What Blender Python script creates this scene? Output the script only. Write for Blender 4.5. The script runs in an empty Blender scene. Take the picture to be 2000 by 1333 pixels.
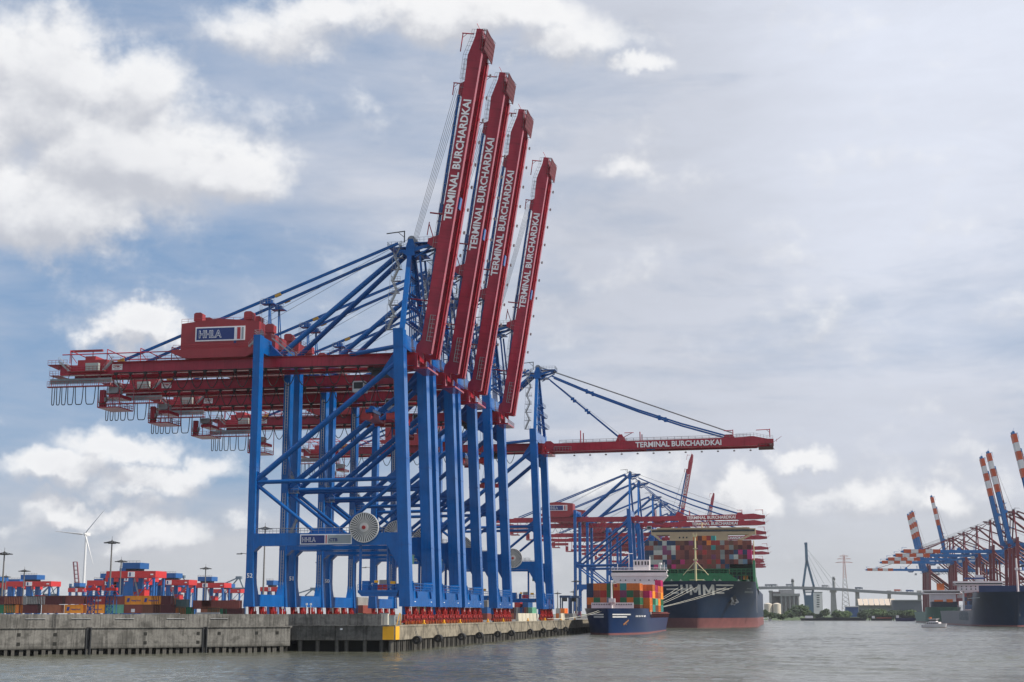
import bpy, math, random
from math import sin, cos, pi, radians, atan2, sqrt, hypot
from mathutils import Vector, Matrix
random.seed(7)
scene = bpy.context.scene
COL = scene.collection

# ------------------------------------------------------------------ camera
EYE = 7.5                                  # height of the lens above the water (a harbour boat's upper deck)
YAW = radians(10.23)                       # the lens looks 10.2 deg left of the quay's own direction (+Y)
PITCH = radians(10.547)
cam_data = bpy.data.cameras.new('camera')
cam_data.sensor_width = 36.0
cam_data.lens = 36.0 * 2860.0 / 2000.0
cam_data.clip_start = 1.0
cam_data.clip_end = 40000.0
cam = bpy.data.objects.new('camera', cam_data)
COL.objects.link(cam)
cam.location = (0, 0, EYE)
cam.rotation_euler = (radians(90) + PITCH, 0, YAW)
scene.camera = cam

# ------------------------------------------------------------------ exposure
scene.view_settings.view_transform = 'Standard'
scene.view_settings.look = 'None'
scene.view_settings.exposure = 0.1
scene.view_settings.gamma = 1.0
scene.view_settings.use_curve_mapping = False

SUN_EL = radians(42)
SUN_AZ = radians(94)                       # clockwise from +Y: the sun stands over the water, a touch behind the camera's shoulder

# ------------------------------------------------------------------ sun
sd = bpy.data.lights.new('sun', 'SUN')
sd.energy = 4.3
sd.angle = radians(1.5)
sd.color = (1.0, 0.93, 0.82)
sun = bpy.data.objects.new('sun', sd)
COL.objects.link(sun)
sun.rotation_euler = (radians(90) - SUN_EL, 0, pi - SUN_AZ)


# ------------------------------------------------------------------ node graph shorthand
class G:
    def __init__(s, nt):
        s.nt = nt
    def n(s, t, **k):
        nd = s.nt.nodes.new(t)
        for a, b in k.items():
            setattr(nd, a, b)
        return nd
    def put(s, sock, v):
        if isinstance(v, (int, float)):
            try:
                sock.default_value = v
            except TypeError:
                sock.default_value = (v, v, v)
        elif isinstance(v, (tuple, list)):
            d = sock.default_value
            sock.default_value = tuple(v) + ((1.0,) if len(d) == 4 and len(v) == 3 else ())
        else:
            s.nt.links.new(v, sock)
    def m(s, op, a, b=0.0, c=0.0, clamp=False):
        nd = s.n('ShaderNodeMath', operation=op, use_clamp=clamp)
        s.put(nd.inputs[0], a); s.put(nd.inputs[1], b); s.put(nd.inputs[2], c)
        return nd.outputs[0]
    def add(s, a, b): return s.m('ADD', a, b)
    def sub(s, a, b): return s.m('SUBTRACT', a, b)
    def mul(s, a, b): return s.m('MULTIPLY', a, b)
    def v(s, op, a, b=(0, 0, 0), scale=None):
        nd = s.n('ShaderNodeVectorMath', operation=op)
        s.put(nd.inputs[0], a); s.put(nd.inputs[1], b)
        if scale is not None: s.put(nd.inputs['Scale'], scale)
        return nd.outputs[1] if op in ('LENGTH', 'DOT_PRODUCT', 'DISTANCE') else nd.outputs[0]
    def comb(s, x, y, z):
        nd = s.n('ShaderNodeCombineXYZ')
        s.put(nd.inputs[0], x); s.put(nd.inputs[1], y); s.put(nd.inputs[2], z)
        return nd.outputs[0]
    def sep(s, a):
        nd = s.n('ShaderNodeSeparateXYZ'); s.put(nd.inputs[0], a)
        return nd.outputs
    def ramp(s, x, lo, hi, a=0.0, b=1.0, smooth=True):
        nd = s.n('ShaderNodeMapRange')
        nd.interpolation_type = 'SMOOTHSTEP' if smooth else 'LINEAR'
        for i, q in enumerate((x, lo, hi, a, b)): s.put(nd.inputs[i], q)
        return nd.outputs[0]
    def mix(s, f, a, b, mode='MIX'):
        nd = s.n('ShaderNodeMix', data_type='RGBA', blend_type=mode)
        s.put(nd.inputs[0], f); s.put(nd.inputs[6], a); s.put(nd.inputs[7], b)
        return nd.outputs[2]
    def noise(s, vec, scale, detail=4.0, rough=0.5, dist=0.0, col=False):
        nd = s.n('ShaderNodeTexNoise')
        s.put(nd.inputs['Vector'], vec); s.put(nd.inputs['Scale'], scale)
        s.put(nd.inputs['Detail'], detail); s.put(nd.inputs['Roughness'], rough)
        s.put(nd.inputs['Distortion'], dist)
        return nd.outputs[1] if col else nd.outputs[0]


# ------------------------------------------------------------------ sky: Nishita + layered cloud seen by direction
F_, D_ = 2860.0, 532.5
def aim(px, py):
    """azimuth (clockwise from +Y) and elevation of a point of the photographed sky"""
    x, y = px - 1000.0, 666.5 - py
    fw = (-sin(YAW) * cos(PITCH), cos(YAW) * cos(PITCH), sin(PITCH))
    rt = (cos(YAW), sin(YAW), 0.0)
    up = (sin(YAW) * sin(PITCH), -cos(YAW) * sin(PITCH), cos(PITCH))
    d = [fw[i] * F_ + rt[i] * x + up[i] * y for i in range(3)]
    return atan2(d[0], d[1]), atan2(d[2], hypot(d[0], d[1]))

def build_world():
    w = bpy.data.worlds.new('World')
    scene.world = w
    w.use_nodes = True
    nt = w.node_tree
    nt.nodes.clear()
    g = G(nt)
    tc = g.n('ShaderNodeTexCoord').outputs['Generated']
    sky = g.n('ShaderNodeTexSky', sky_type='NISHITA', sun_disc=False)
    sky.sun_elevation = SUN_EL
    sky.sun_rotation = SUN_AZ
    sky.air_density = 1.0; sky.dust_density = 1.5; sky.ozone_density = 1.5
    x, y, z = g.sep(tc)
    az = g.m('ARCTAN2', x, y)
    el = g.m('ARCSINE', z)
    # cumulus: (px, py, rx, ry, weight) of each heap, in the photograph's pixels
    heaps = [(230, 300, 330, 200, .85), (100, 380, 200, 120, .8), (400, 350, 150, 70, .7), (560, 40, 230, 70, .6), (1180, 60, 150, 70, .5), (1090, 30, 120, 70, .6), (60, 170, 210, 160, 1.0), (250, 170, 170, 110, .9), (250, 290, 300, 130, 1.0), (430, 330, 190, 90, .85),
             (90, 400, 260, 110, .95), (215, 445, 110, 50, .7), (-120, 260, 200, 260, 1.0), (40, 330, 160, 90, .5),
             (620, 20, 200, 60, .72), (930, 25, 300, 75, .9), (1100, 85, 130, 60, .75), (1250, 120, 85, 36, .8), (1040, 105, 90, 40, .6),
             (290, 618, 85, 48, .95), (235, 640, 90, 34, .7), (330, 640, 60, 40, .7),
             (225, 872, 130, 50, .85), (120, 905, 130, 42, .8), (290, 935, 170, 44, .75), (60, 890, 60, 26, .6), (330, 950, 90, 24, .5),
             (190, 990, 160, 34, .7), (290, 1050, 150, 40, .6), (470, 1030, 60, 26, .55), (60, 1010, 90, 30, .4),
             (1430, 962, 85, 50, .95), (1400, 975, 60, 34, .7), (1290, 925, 190, 60, .45), (1130, 925, 140, 52, .65),
             (1580, 908, 95, 30, .75), (1640, 975, 150, 40, .6), (1560, 960, 80, 30, .4), (1820, 985, 100, 52, .7), (1900, 880, 110, 40, .35), (1960, 950, 90, 60, .5),
             (1700, 1000, 120, 28, .5), (1200, 345, 90, 40, .5), (1150, 380, 90, 36, .3),
             (820, 150, 50, 26, .4), (570, 290, 50, 40, .3), (720, 190, 40, 40, .3), (1850, 925, 90, 30, .3)]
    k = 1.0 / 2919.0
    # heap field as a group, so that it can be read twice (once displaced towards the sun, for its shading)
    gr = bpy.data.node_groups.new('cloud_field', 'ShaderNodeTree')
    gr.interface.new_socket('P', in_out='INPUT', socket_type='NodeSocketVector')
    gr.interface.new_socket('D', in_out='INPUT', socket_type='NodeSocketVector')
    gr.interface.new_socket('S', in_out='OUTPUT', socket_type='NodeSocketFloat')
    q = G(gr)
    gi = q.n('NodeGroupInput'); go = q.n('NodeGroupOutput')
    P, Dv = gi.outputs[0], gi.outputs[1]
    wv = q.v('SUBTRACT', q.noise(Dv, 9.0, 3.0, .55, col=True), (.5, .5, .5))
    P2 = q.v('ADD', P, q.v('MULTIPLY', wv, (.07, .05, 0)))
    wv2 = q.v('SUBTRACT', q.noise(Dv, 34.0, 4.0, .6, col=True), (.5, .5, .5))
    P2 = q.v('ADD', P2, q.v('MULTIPLY', wv2, (.045, .035, 0)))
    acc = None
    for (px, py, rx, ry, wgt) in heaps:
        a, e = aim(px, py)
        dd = q.v('MULTIPLY', q.v('SUBTRACT', P2, (a, e, 0)), (1 / (rx * k * 1.45), 1 / (ry * k * 1.45), 0))
        L = q.v('LENGTH', dd)
        f = q.m('MULTIPLY', q.ramp(L, 1.0, 0.0), wgt)
        acc = f if acc is None else q.m('SMOOTH_MAX', acc, f, .12)
    # heaps outside the photographed part of the sky come from noise alone
    px_, py_, _z = q.sep(P)
    a0, a1 = aim(-150, 600)[0], aim(2150, 600)[0]
    out = q.m('MAXIMUM', q.ramp(px_, a0, a0 - .12), q.ramp(px_, a1, a1 + .12))
    out = q.m('MAXIMUM', out, q.ramp(py_, .43, .55))
    gen = q.ramp(q.noise(Dv, 3.0, 2.0, .5), .45, .75, 0, .9)
    acc = q.m('MAXIMUM', acc, q.mul(gen, out))
    fb = q.noise(q.v('MULTIPLY', Dv, (1, 1, 1.3)), 20.0, 12.0, .57)
    s_ = q.add(acc, q.mul(q.sub(fb, .5), q.ramp(acc, .75, .05, 1.05, 1.5)))
    q.put(go.inputs[0], s_)
    def field(P, D):
        nd = g.n('ShaderNodeGroup'); nd.node_tree = gr
        g.put(nd.inputs[0], P); g.put(nd.inputs[1], D)
        return nd.outputs[0]
    P = g.comb(az, el, 0)
    S0 = field(P, tc)
    off = (.022, .016)
    S1 = field(g.v('ADD', P, (off[0] * .3, off[1], 0)), g.v('ADD', tc, (.30 * off[0], 0, off[1])))
    dens = g.ramp(S0, .12, .70)
    lit = g.ramp(g.sub(S0, S1), -.34, .36)
    thick = g.ramp(S0, .5, 1.4)
    ccol = g.mix(lit, (.535, .55, .60), (.90, .90, .905))
    ccol = g.mix(g.mul(thick, .35), ccol, (.60, .61, .66))
    # thin high veil
    vn = g.noise(g.v('MULTIPLY', tc, (1.2, 1.2, 5.0)), 2.6, 6.0, .55, .4)
    vn2 = g.noise(g.v('MULTIPLY', tc, (2.5, 2.5, 9.0)), 4.0, 6.0, .6, .3)
    aL, aR = aim(100, 600)[0], aim(1500, 600)[0]
    right = g.ramp(az, aL, aR)
    right = g.mul(right, g.ramp(az, 1.6, .6))
    low = g.ramp(el, .11, .01)
    hi = g.ramp(el, .20, .34)
    v = g.add(g.mul(right, .62), g.mul(g.sub(vn, .5), 1.5))
    v = g.add(v, g.mul(g.sub(vn2, .5), .9))
    v = g.add(v, g.add(g.mul(low, .75), g.mul(hi, .30)))
    veil = g.m('MINIMUM', g.m('MAXIMUM', g.add(v, .26), .10), .97)
    vcol = g.mix(g.ramp(el, .0, .12), (.56, .575, .60), (.585, .615, .695))
    tr_ = g.mul(g.ramp(az, aim(1250, 600)[0], aim(1750, 600)[0]), g.ramp(az, 1.8, .8))
    vcol = g.v('SCALE', vcol, scale=g.add(g.add(.95, g.mul(tr_, g.ramp(el, .06, .36, .06, .28))), g.mul(g.sub(vn2, .5), .22)))
    vn3 = g.noise(g.v('MULTIPLY', tc, (1, 1, 3.2)), 11.0, 8.0, .62, .5)
    vcol = g.v('SCALE', vcol, scale=g.add(1.0, g.mul(g.sub(vn3, .5), .16)))
    base = g.v('SCALE', sky.outputs[0], scale=.08)
    base = g.mix(.65, base, (.20, .36, .62))
    col = g.mix(veil, base, vcol)
    col = g.mix(g.mul(dens, .93), col, ccol)
    # below the horizon
    col = g.mix(g.ramp(el, 0.0, -.01), col, (.20, .21, .22))
    bg = g.n('ShaderNodeBackground')
    g.put(bg.inputs[0], col); bg.inputs[1].default_value = 1.0
    o = g.n('ShaderNodeOutputWorld')
    nt.links.new(bg.outputs[0], o.inputs[0])
    w.cycles.sampling_method = 'MANUAL'
    w.cycles.sample_map_resolution = 512
build_world()

# ------------------------------------------------------------------ materials
_M = {}
def mat(name, color, rough=.5, metal=0.0, var=.10, dirt=.0, dscale=.25, bump=0.0, bscale=3.0, spec=.5, emit=None, dirtcol=(.05, .04, .03), streak=True):
    """paint or plain stuff: base colour, slow tonal drift, run-down dirt, fine relief"""
    if name in _M: return _M[name]
    m = bpy.data.materials.new(name); m.use_nodes = True
    nt = m.node_tree; g = G(nt)
    b = nt.nodes['Principled BSDF']
    b.inputs['Roughness'].default_value = rough
    b.inputs['Metallic'].default_value = metal
    b.inputs['Specular IOR Level'].default_value = spec
    oc = g.n('ShaderNodeTexCoord').outputs['Object']
    c = tuple(color) + (1.0,)
    if var > 0 or dirt > 0:
        n1 = g.noise(oc, dscale, 4.0, .6)
        f = g.ramp(n1, .3, .7, 1 - var, 1 + var, False)
        rnd = g.n('ShaderNodeObjectInfo').outputs['Random']
        f = g.mul(f, g.ramp(rnd, 0, 1, 1 - var * .8, 1 + var * .8, False))
        c = g.v('SCALE', c[:3], scale=f)
        if dirt > 0:
            sc = (2.2, 2.2, .12) if streak else (1, 1, 1)
            n2 = g.noise(g.v('MULTIPLY', oc, sc), 1.0, 5.0, .65)
            c = g.mix(g.mul(g.ramp(n2, .48, .78), dirt), c, dirtcol)
    g.put(b.inputs['Base Color'], c)
    if bump > 0:
        nb = g.noise(oc, bscale, 5.0, .6)
        bn = g.n('ShaderNodeBump'); bn.inputs['Strength'].default_value = bump; bn.inputs['Distance'].default_value = .1
        g.put(bn.inputs['Height'], nb)
        nt.links.new(bn.outputs[0], b.inputs['Normal'])
    if emit:
        b.inputs['Emission Color'].default_value = tuple(emit) + (1,); b.inputs['Emission Strength'].default_value = 1
    _M[name] = m
    return m

BLUE = mat('crane_blue_paint', (.0008, .105, .37), .17, spec=.36, var=.14, dirt=.45, dirtcol=(.01, .04, .12))
BLUE2 = mat('crane_blue_pipe', (.0008, .092, .33), .24, spec=.3, var=.12, dirt=.3, dirtcol=(.01, .04, .12))
RED = mat('crane_red_paint', (.37, .026, .045), .20, spec=.34, var=.16, dirt=.42, dirtcol=(.09, .01, .012))
RED2 = mat('bogie_red_paint', (.36, .022, .02), .4, var=.2, dirt=.4, dirtcol=(.08, .02, .015), dscale=1.5)
REDL = mat('house_red_paint', (.31, .028, .036), .45, var=.1, dirt=.3, dirtcol=(.14, .02, .02))
WHITE = mat('white_lettering', (.86, .86, .86), .5, var=.05)
SIGNB = mat('sign_navy', (.012, .035, .17), .5, var=.04)
SIGNR = mat('sign_red', (.42, .03, .04), .5, var=.04)
SIGNG = mat('sign_grey', (.30, .34, .36), .5, var=.04)
GALV = mat('galvanised_steel', (.30, .31, .32), .5, metal=.4, var=.15, dscale=1.0)
DARK = mat('dark_rubber', (.012, .012, .013), .7, var=.2)
STEELD = mat('dark_steel', (.035, .037, .04), .5, metal=.3, var=.2)
ORNG = mat('orange_guard', (.60, .14, .02), .5, var=.15, dirt=.3)
YEL = mat('yellow_paint', (.85, .42, .01), .5, var=.06, dirt=.15, dirtcol=(.2, .1, .02))
REELG = mat('reel_grey', (.56, .56, .54), .55, var=.08)
ROPE = mat('wire_rope', (.16, .17, .18), .5, metal=.5, var=.1)
GREENG = mat('cabinet_grey_green', (.35, .40, .38), .5, var=.05)


# ------------------------------------------------------------------ mesh builder
class MB:
    def __init__(s):
        s.v = []; s.f = []; s.sm = []; s.mi = []; s.cm = 0
    def _a(s, vs, fs, smooth=False):
        k = len(s.v); s.v += [tuple(p) for p in vs]
        for f in fs:
            s.f.append(tuple(i + k for i in f)); s.sm.append(smooth); s.mi.append(s.cm)
        return s
    def box(s, x0, x1, y0, y1, z0, z1):
        return s._a([(x0, y0, z0), (x1, y0, z0), (x1, y1, z0), (x0, y1, z0), (x0, y0, z1), (x1, y0, z1), (x1, y1, z1), (x0, y1, z1)],
                    [(0, 3, 2, 1), (4, 5, 6, 7), (0, 1, 5, 4), (1, 2, 6, 5), (2, 3, 7, 6), (3, 0, 4, 7)])
    def hexa(s, p):          # eight corners: bottom ring then top ring
        return s._a(p, [(0, 3, 2, 1), (4, 5, 6, 7), (0, 1, 5, 4), (1, 2, 6, 5), (2, 3, 7, 6), (3, 0, 4, 7)])
    def beam(s, p, q, w, h=None, up=(0, 0, 1)):
        h = h or w
        p, q = Vector(p), Vector(q); d = (q - p).normalized(); u = Vector(up)
        if abs(d.dot(u)) > .98: u = Vector((1, 0, 0))
        a = d.cross(u).normalized(); b = a.cross(d)
        a *= w / 2; b *= h / 2
        return s.hexa([p - a - b, p + a - b, q + a - b, q - a - b, p - a + b, p + a + b, q + a + b, q - a + b])
    def tube(s, p, q, r, n=8, r2=None, caps=True):
        r2 = r if r2 is None else r2
        p, q = Vector(p), Vector(q); d = (q - p)
        if d.length < 1e-6: return s
        d.normalize(); u = Vector((0, 0, 1)) if abs(d.z) < .95 else Vector((1, 0, 0))
        a = d.cross(u).normalized(); b = a.cross(d)
        R0 = [p + (a * cos(2 * pi * i / n) + b * sin(2 * pi * i / n)) * r for i in range(n)]
        R1 = [q + (a * cos(2 * pi * i / n) + b * sin(2 * pi * i / n)) * r2 for i in range(n)]
        s._a(R0 + R1, [(i, i + n, (i + 1) % n + n, (i + 1) % n) for i in range(n)], n > 4)
        if caps:
            s._a(R0, [tuple(range(n))]); s._a(R1, [tuple(range(n - 1, -1, -1))])
        return s
    def path(s, pts, r, n=4):
        for a, b in zip(pts, pts[1:]): s.tube(a, b, r, n, caps=False)
        return s
    def prism(s, pts, a0, a1, axis='y'):
        """a polygon in the plane across `axis`, pushed from a0 to a1 (counter-clockwise seen from the a0 side for y)"""
        n = len(pts)
        def P(u, w, a):
            return {'y': (u, a, w), 'x': (a, u, w), 'z': (u, w, a)}[axis]
        vs = [P(u, w, a0) for u, w in pts] + [P(u, w, a1) for u, w in pts]
        fs = [tuple(range(n)), tuple(range(2 * n - 1, n - 1, -1))] + [(i, i + n, (i + 1) % n + n, (i + 1) % n) for i in range(n)]
        return s._a(vs, fs)
    def rail(s, pts, h=1.1, step=2.0, r=.04, mid=True):
        for a, b in zip(pts, pts[1:]):
            a, b = Vector(a), Vector(b); L = (b - a).length; k = max(1, round(L / step))
            up = Vector((0, 0, h))
            s.tube(a + up, b + up, r, 3, caps=False)
            if mid: s.tube(a + up * .5, b + up * .5, r * .8, 3, caps=False)
            for i in range(k + 1):
                c = a.lerp(b, i / k); s.tube(c, c + up, r, 3, caps=False)
        return s
    def stair(s, p, q, w=.8, ax=(0, 1, 0)):
        """a steel stair flight between two points, with handrails"""
        p, q = Vector(p), Vector(q); a = Vector(ax) * w / 2
        for t in (-1, 1):
            s.beam(p + a * t, q + a * t, .08, .28)
            s.tube(p + a * t + Vector((0, 0, 1)), q + a * t + Vector((0, 0, 1)), .04, 3, caps=False)
            for k in range(5):
                c = p.lerp(q, k / 4) + a * t; s.tube(c, c + Vector((0, 0, 1)), .035, 3, caps=False)
        n = max(3, int((q - p).length / .5))
        for k in range(n):
            c = p.lerp(q, (k + .5) / n); s.beam(c - a, c + a, .28, .05)
        return s
    def mesh(s, name, *mats):
        me = bpy.data.meshes.new(name)
        me.from_pydata(s.v, [], s.f)
        me.polygons.foreach_set('use_smooth', s.sm)
        me.polygons.foreach_set('material_index', s.mi)
        for m in mats: me.materials.append(m)
        me.update()
        return me
    def build(s, name, m, parent=None, loc=None):
        ms = m if isinstance(m, (list, tuple)) else [m]
        o = bpy.data.objects.new(name, s.mesh(name, *ms)); COL.objects.link(o)
        if parent: o.parent = parent
        if loc: o.location = loc
        return o

def part(name, me, parent, loc=(0, 0, 0), rot=(0, 0, 0), label=None):
    o = bpy.data.objects.new(name, me); COL.objects.link(o); o.parent = parent
    o.location = loc; o.rotation_euler = rot
    if label: o['label'] = label
    return o
def tag(o, label=None, cat=None, group=None, kind=None):
    if label: o['label'] = label
    if cat: o['category'] = cat
    if group: o['group'] = group
    if kind: o['kind'] = kind
    return o
def thing(name, label, cat, loc=(0, 0, 0), rz=0.0, group=None):
    o = bpy.data.objects.new(name, None); COL.objects.link(o)
    o.empty_display_size = .5
    o.location = loc; o.rotation_euler = (0, 0, rz)
    return tag(o, label, cat, group)
def children_of(o):
    return [c for c in COL.objects if c.parent == o]
def copy_tree(o, kids, parent=None):
    c = o.copy(); COL.objects.link(c); c.parent = parent
    for k in kids.get(o.name, []): copy_tree(k, kids, c)
    return c
def kid_map():
    d = {}
    for o in COL.objects:
        if o.parent: d.setdefault(o.parent.name, []).append(o)
    return d

_T = {}
def text_mesh(txt, size, depth=.04, bold=.0, key=None, m=None, width=None, shear=0.0):
    """flat lettering as a mesh in its own XZ plane, facing -Y, starting at x = 0, baseline z = 0"""
    k = (txt, size, depth, bold, m.name if m else '', width)
    if k in _T: return _T[k]
    cu = bpy.data.curves.new('lettering', 'FONT')
    cu.body = txt; cu.size = size; cu.extrude = depth / 2; cu.offset = bold; cu.shear = shear
    cu.resolution_u = 2
    o = bpy.data.objects.new('tmp', cu); COL.objects.link(o)
    dg = bpy.context.evaluated_depsgraph_get()
    me = bpy.data.meshes.new_from_object(o.evaluated_get(dg))
    bpy.data.objects.remove(o)
    me.name = 'lettering'
    xs = [v.co.x for v in me.vertices]; x0, x1 = min(xs), max(xs)
    sx = (width / (x1 - x0)) if width else 1.0
    for v in me.vertices:
        v.co = Vector(((v.co.x - x0) * sx, -v.co.z, v.co.y))
    me.materials.clear()
    if m: me.materials.append(m)
    me.update()
    _T[k] = me
    return me

def at(px, py, Y):
    """the point at distance Y up the harbour that shows at a given place of the photograph"""
    a, e = aim(px, py)
    x = Y * math.tan(a)
    return Vector((x, Y, EYE + math.hypot(x, Y) * math.tan(e)))

# ------------------------------------------------------------------ water
def water_mat():
    m = bpy.data.materials.new('river_water'); m.use_nodes = True
    g = G(m.node_tree); b = m.node_tree.nodes['Principled BSDF']
    oc = g.n('ShaderNodeTexCoord').outputs['Object']
    b.inputs['IOR'].default_value = 1.33
    b.inputs['Roughness'].default_value = .12
    c1 = g.noise(oc, .012, 4, .6)
    g.put(b.inputs['Base Color'], g.mix(g.ramp(c1, .35, .65), (.080, .082, .060), (.115, .118, .088)))
    w1 = g.noise(g.v('MULTIPLY', oc, (.55, 1, 1)), .55, 5, .62, .6)
    w2 = g.noise(g.v('MULTIPLY', oc, (1, .6, 1)), .13, 3, .5, .3)
    w3 = g.noise(oc, .03, 2, .5)
    h = g.add(g.mul(w1, g.ramp(w3, .3, .7, .55, 1.0)), g.mul(w2, 1.6))
    bn = g.n('ShaderNodeBump'); bn.inputs['Strength'].default_value = 1.0; bn.inputs['Distance'].default_value = .5
    g.put(bn.inputs['Height'], h)
    m.node_tree.links.new(bn.outputs[0], b.inputs['Normal'])
    return m
import numpy as np
def waves(X, Y):
    rs = np.random.RandomState(5); z = np.zeros_like(X); g1 = np.zeros_like(X)
    for k in range(34):
        lam = 1.5 * 1.085 ** k; a = np.radians(rs.normal(68, 34)); w = 2 * np.pi / lam; ph = rs.uniform(0, 6.28)
        amp = .0100 * lam ** .72
        wob = 1.2 * np.sin(.021 * X * (1 + k % 3) + .013 * Y + k) 
        u = w * (X * np.cos(a) + Y * np.sin(a)) + ph + wob
        z += amp * (1 - 1.35 * np.abs(np.sin(u / 2)) ** .9) if k % 2 else amp * np.sin(u)
    gust = .62 + .38 * np.sin(.019 * X + 1.3 * np.sin(.011 * Y)) * np.sin(.023 * Y + 1.7 * np.sin(.014 * X + 2))
    return z * gust
def water_sheet():
    near_d, far_d = 120.0, 8600.0
    d = [near_d]
    while d[-1] < far_d:
        D = d[-1]; d.append(D + min(max(.55 * (D / 200.0) ** 1.25, .5), 400) if D < 1400 else D * 1.12)
    d = np.array(d); a = np.linspace(-.62, .46, 900)
    A, Dd = np.meshgrid(a, d)
    X, Y = Dd * np.tan(A), Dd
    fade = np.clip((1500 - Dd) / 900, 0, 1)
    Z = waves(X, Y) * fade
    nr, nc = X.shape
    me = bpy.data.meshes.new('water')
    me.vertices.add(nr * nc); me.vertices.foreach_set('co', np.stack([X, Y, Z], -1).astype(np.float32).ravel())
    i = np.arange((nr - 1) * (nc - 1)); r, c = i // (nc - 1), i % (nc - 1); k = r * nc + c
    q = np.stack([k, k + 1, k + nc + 1, k + nc], -1).astype(np.int32)
    me.loops.add(q.size); me.loops.foreach_set('vertex_index', q.ravel())
    me.polygons.add(len(q)); me.polygons.foreach_set('loop_start', (i * 4).astype(np.int32))
    me.polygons.foreach_set('use_smooth', np.ones(len(q), bool))
    me.update(calc_edges=True); me.validate()
    return me
WATER = water_mat()
wm = water_sheet(); wm.materials.append(WATER)
o = bpy.data.objects.new('water', wm); COL.objects.link(o); tag(o, kind='structure')
b = MB(); b._a([(-5200, -1500, -.35), (6500, -1500, -.35), (6500, 9400, -.35), (-5200, 9400, -.35)], [(0, 1, 2, 3)])
tag(b.build('water', WATER), kind='structure')

# ------------------------------------------------------------------ concrete
def concrete(name, base, stain=.55, scale=1.0, top=None):
    m = bpy.data.materials.new(name); m.use_nodes = True
    g = G(m.node_tree); b = m.node_tree.nodes['Principled BSDF']
    b.inputs['Roughness'].default_value = .85; b.inputs['Specular IOR Level'].default_value = .25
    oc = g.n('ShaderNodeNewGeometry').outputs['Position']
    x, y, z = g.sep(oc)
    u = g.add(x, y)                                    # runs along any of the walls
    streak = g.noise(g.comb(g.mul(u, 1.6 * scale), g.mul(z, .14), 0), 1.0, 6, .7)
    blot = g.noise(g.comb(g.mul(u, .35 * scale), g.mul(z, .5), 3.0), 1.0, 6, .62)
    fine = g.noise(oc, 3.0, 5, .6)
    c = g.v('SCALE', tuple(base), scale=g.ramp(fine, .3, .7, .82, 1.15, False))
    big = g.noise(g.comb(g.mul(u, .14), g.mul(z, .22), 7.0), 1.0, 5, .65)
    c = g.mix(g.mul(g.ramp(streak, .44, .62), g.mul(g.ramp(big, .35, .65, .35, 1.0), stain * 1.2)), c, tuple(q * .22 for q in base))
    c = g.mix(g.mul(g.ramp(blot, .50, .68), stain), c, tuple(q * .32 for q in base))
    c = g.mix(g.mul(g.ramp(blot, .45, .30), .5), c, tuple(min(1, q * 1.45) for q in base))
    c = g.mix(g.mul(g.ramp(big, .50, .62), .62), c, tuple(q * .42 for q in base))
    # formwork lifts and dark tide line
    bn = g.n('ShaderNodeBump'); bn.inputs['Strength'].default_value = .5; bn.inputs['Distance'].default_value = .06
    g.put(bn.inputs['Height'], fine); m.node_tree.links.new(bn.outputs[0], b.inputs['Normal'])
    c = g.mix(g.ramp(z, 1.9, .7), c, (.022, .022, .018))
    g.put(b.inputs['Base Color'], c)
    return m
CONC = concrete('quay_concrete', (.20, .193, .178), .75)
CONC_OLD = concrete('quay_concrete_weathered', (.30, .265, .205), .7, 1.3)
CONC_DK = concrete('quay_concrete_dark', (.135, .13, .118), .6)
PAVE = mat('apron_paving', (.17, .165, .155), .9, var=.2, dirt=.3, streak=False, dscale=.08)
WETP = mat('wet_pile', (.075, .07, .06), .6, var=.4, dscale=1.4, dirt=.5, dirtcol=(.01, .01, .008))
VOID = mat('void_shade', (.012, .012, .010), .8, var=.2)  # near-black: the shade of the void behind the piles is put into the colour

# ------------------------------------------------------------------ terminal ground
b = MB()
A0, A1 = (-172.0, 212.7), (-96.9, 286.6)
pts = [(-76.4, 289.2), (-76.4, 2600), (-2600, 2600), (-2600, 215), (-173, 215), (-97.4, 289.2)]
b.prism(pts, 2.2, 5.02, 'z')
g_ = b.build('terminal_ground', PAVE); tag(g_, kind='structure')
b = MB()
for x in (-79.1, -80.4, -114.5, -115.9): b.box(x - .09, x + .09, 296, 1500, 5.024, 5.13)
tag(b.build('crane_rail', STEELD), 'steel crane rails let into the quay apron beneath the row of gantries', 'rail')

# ------------------------------------------------------------------ river face of the quay: capping blocks over piles, tyres, bollards
Q = thing('quay_wall', 'long weathered concrete quay wall with hanging fenders under the gantry cranes', 'quay wall', (-75.7, 288, 0))
blk = {}
y = 288.0; k = 0
while y < 700:
    L = 7.6 if y < 560 else 14
    key = (L,)
    if key not in blk:
        b = MB(); b.box(-1.5, 0, .03, L - .03, 2.3, 5.12); b.box(-.9, .1, .03, L - .03, 4.9, 5.26)
        for z in (3.2, 4.1): b.box(-.02, .015, .1, L - .1, z, z + .05)
        blk[key] = b.mesh('concrete_block', CONC_OLD)
    part('concrete_block', blk[key], Q, (0, y - 288, 0)); y += L; k += 1
b = MB(); b.box(-1.45, 0, y - 288, 1400, 2.3, 5.2); b.build('concrete_block', CONC_OLD, Q)
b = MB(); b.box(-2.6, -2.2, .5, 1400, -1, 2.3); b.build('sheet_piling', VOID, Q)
bp = MB().tube((0, 0, -1), (0, 0, 2.32), .42, 10).mesh('pile', WETP)
bs = MB().box(-.12, .12, -.18, .18, -1, 2.32).mesh('pile', WETP)
y = 289.0; k = 0
while y < 620:
    if k % 3 == 0: part('pile', bp, Q, (-.75, y - 288, 0))
    else: part('pile', bs, Q, (-.5, y - 288, 0))
    y += 1.55 if y < 460 else 2.6; k += 1
b = MB(); n = 22
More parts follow.
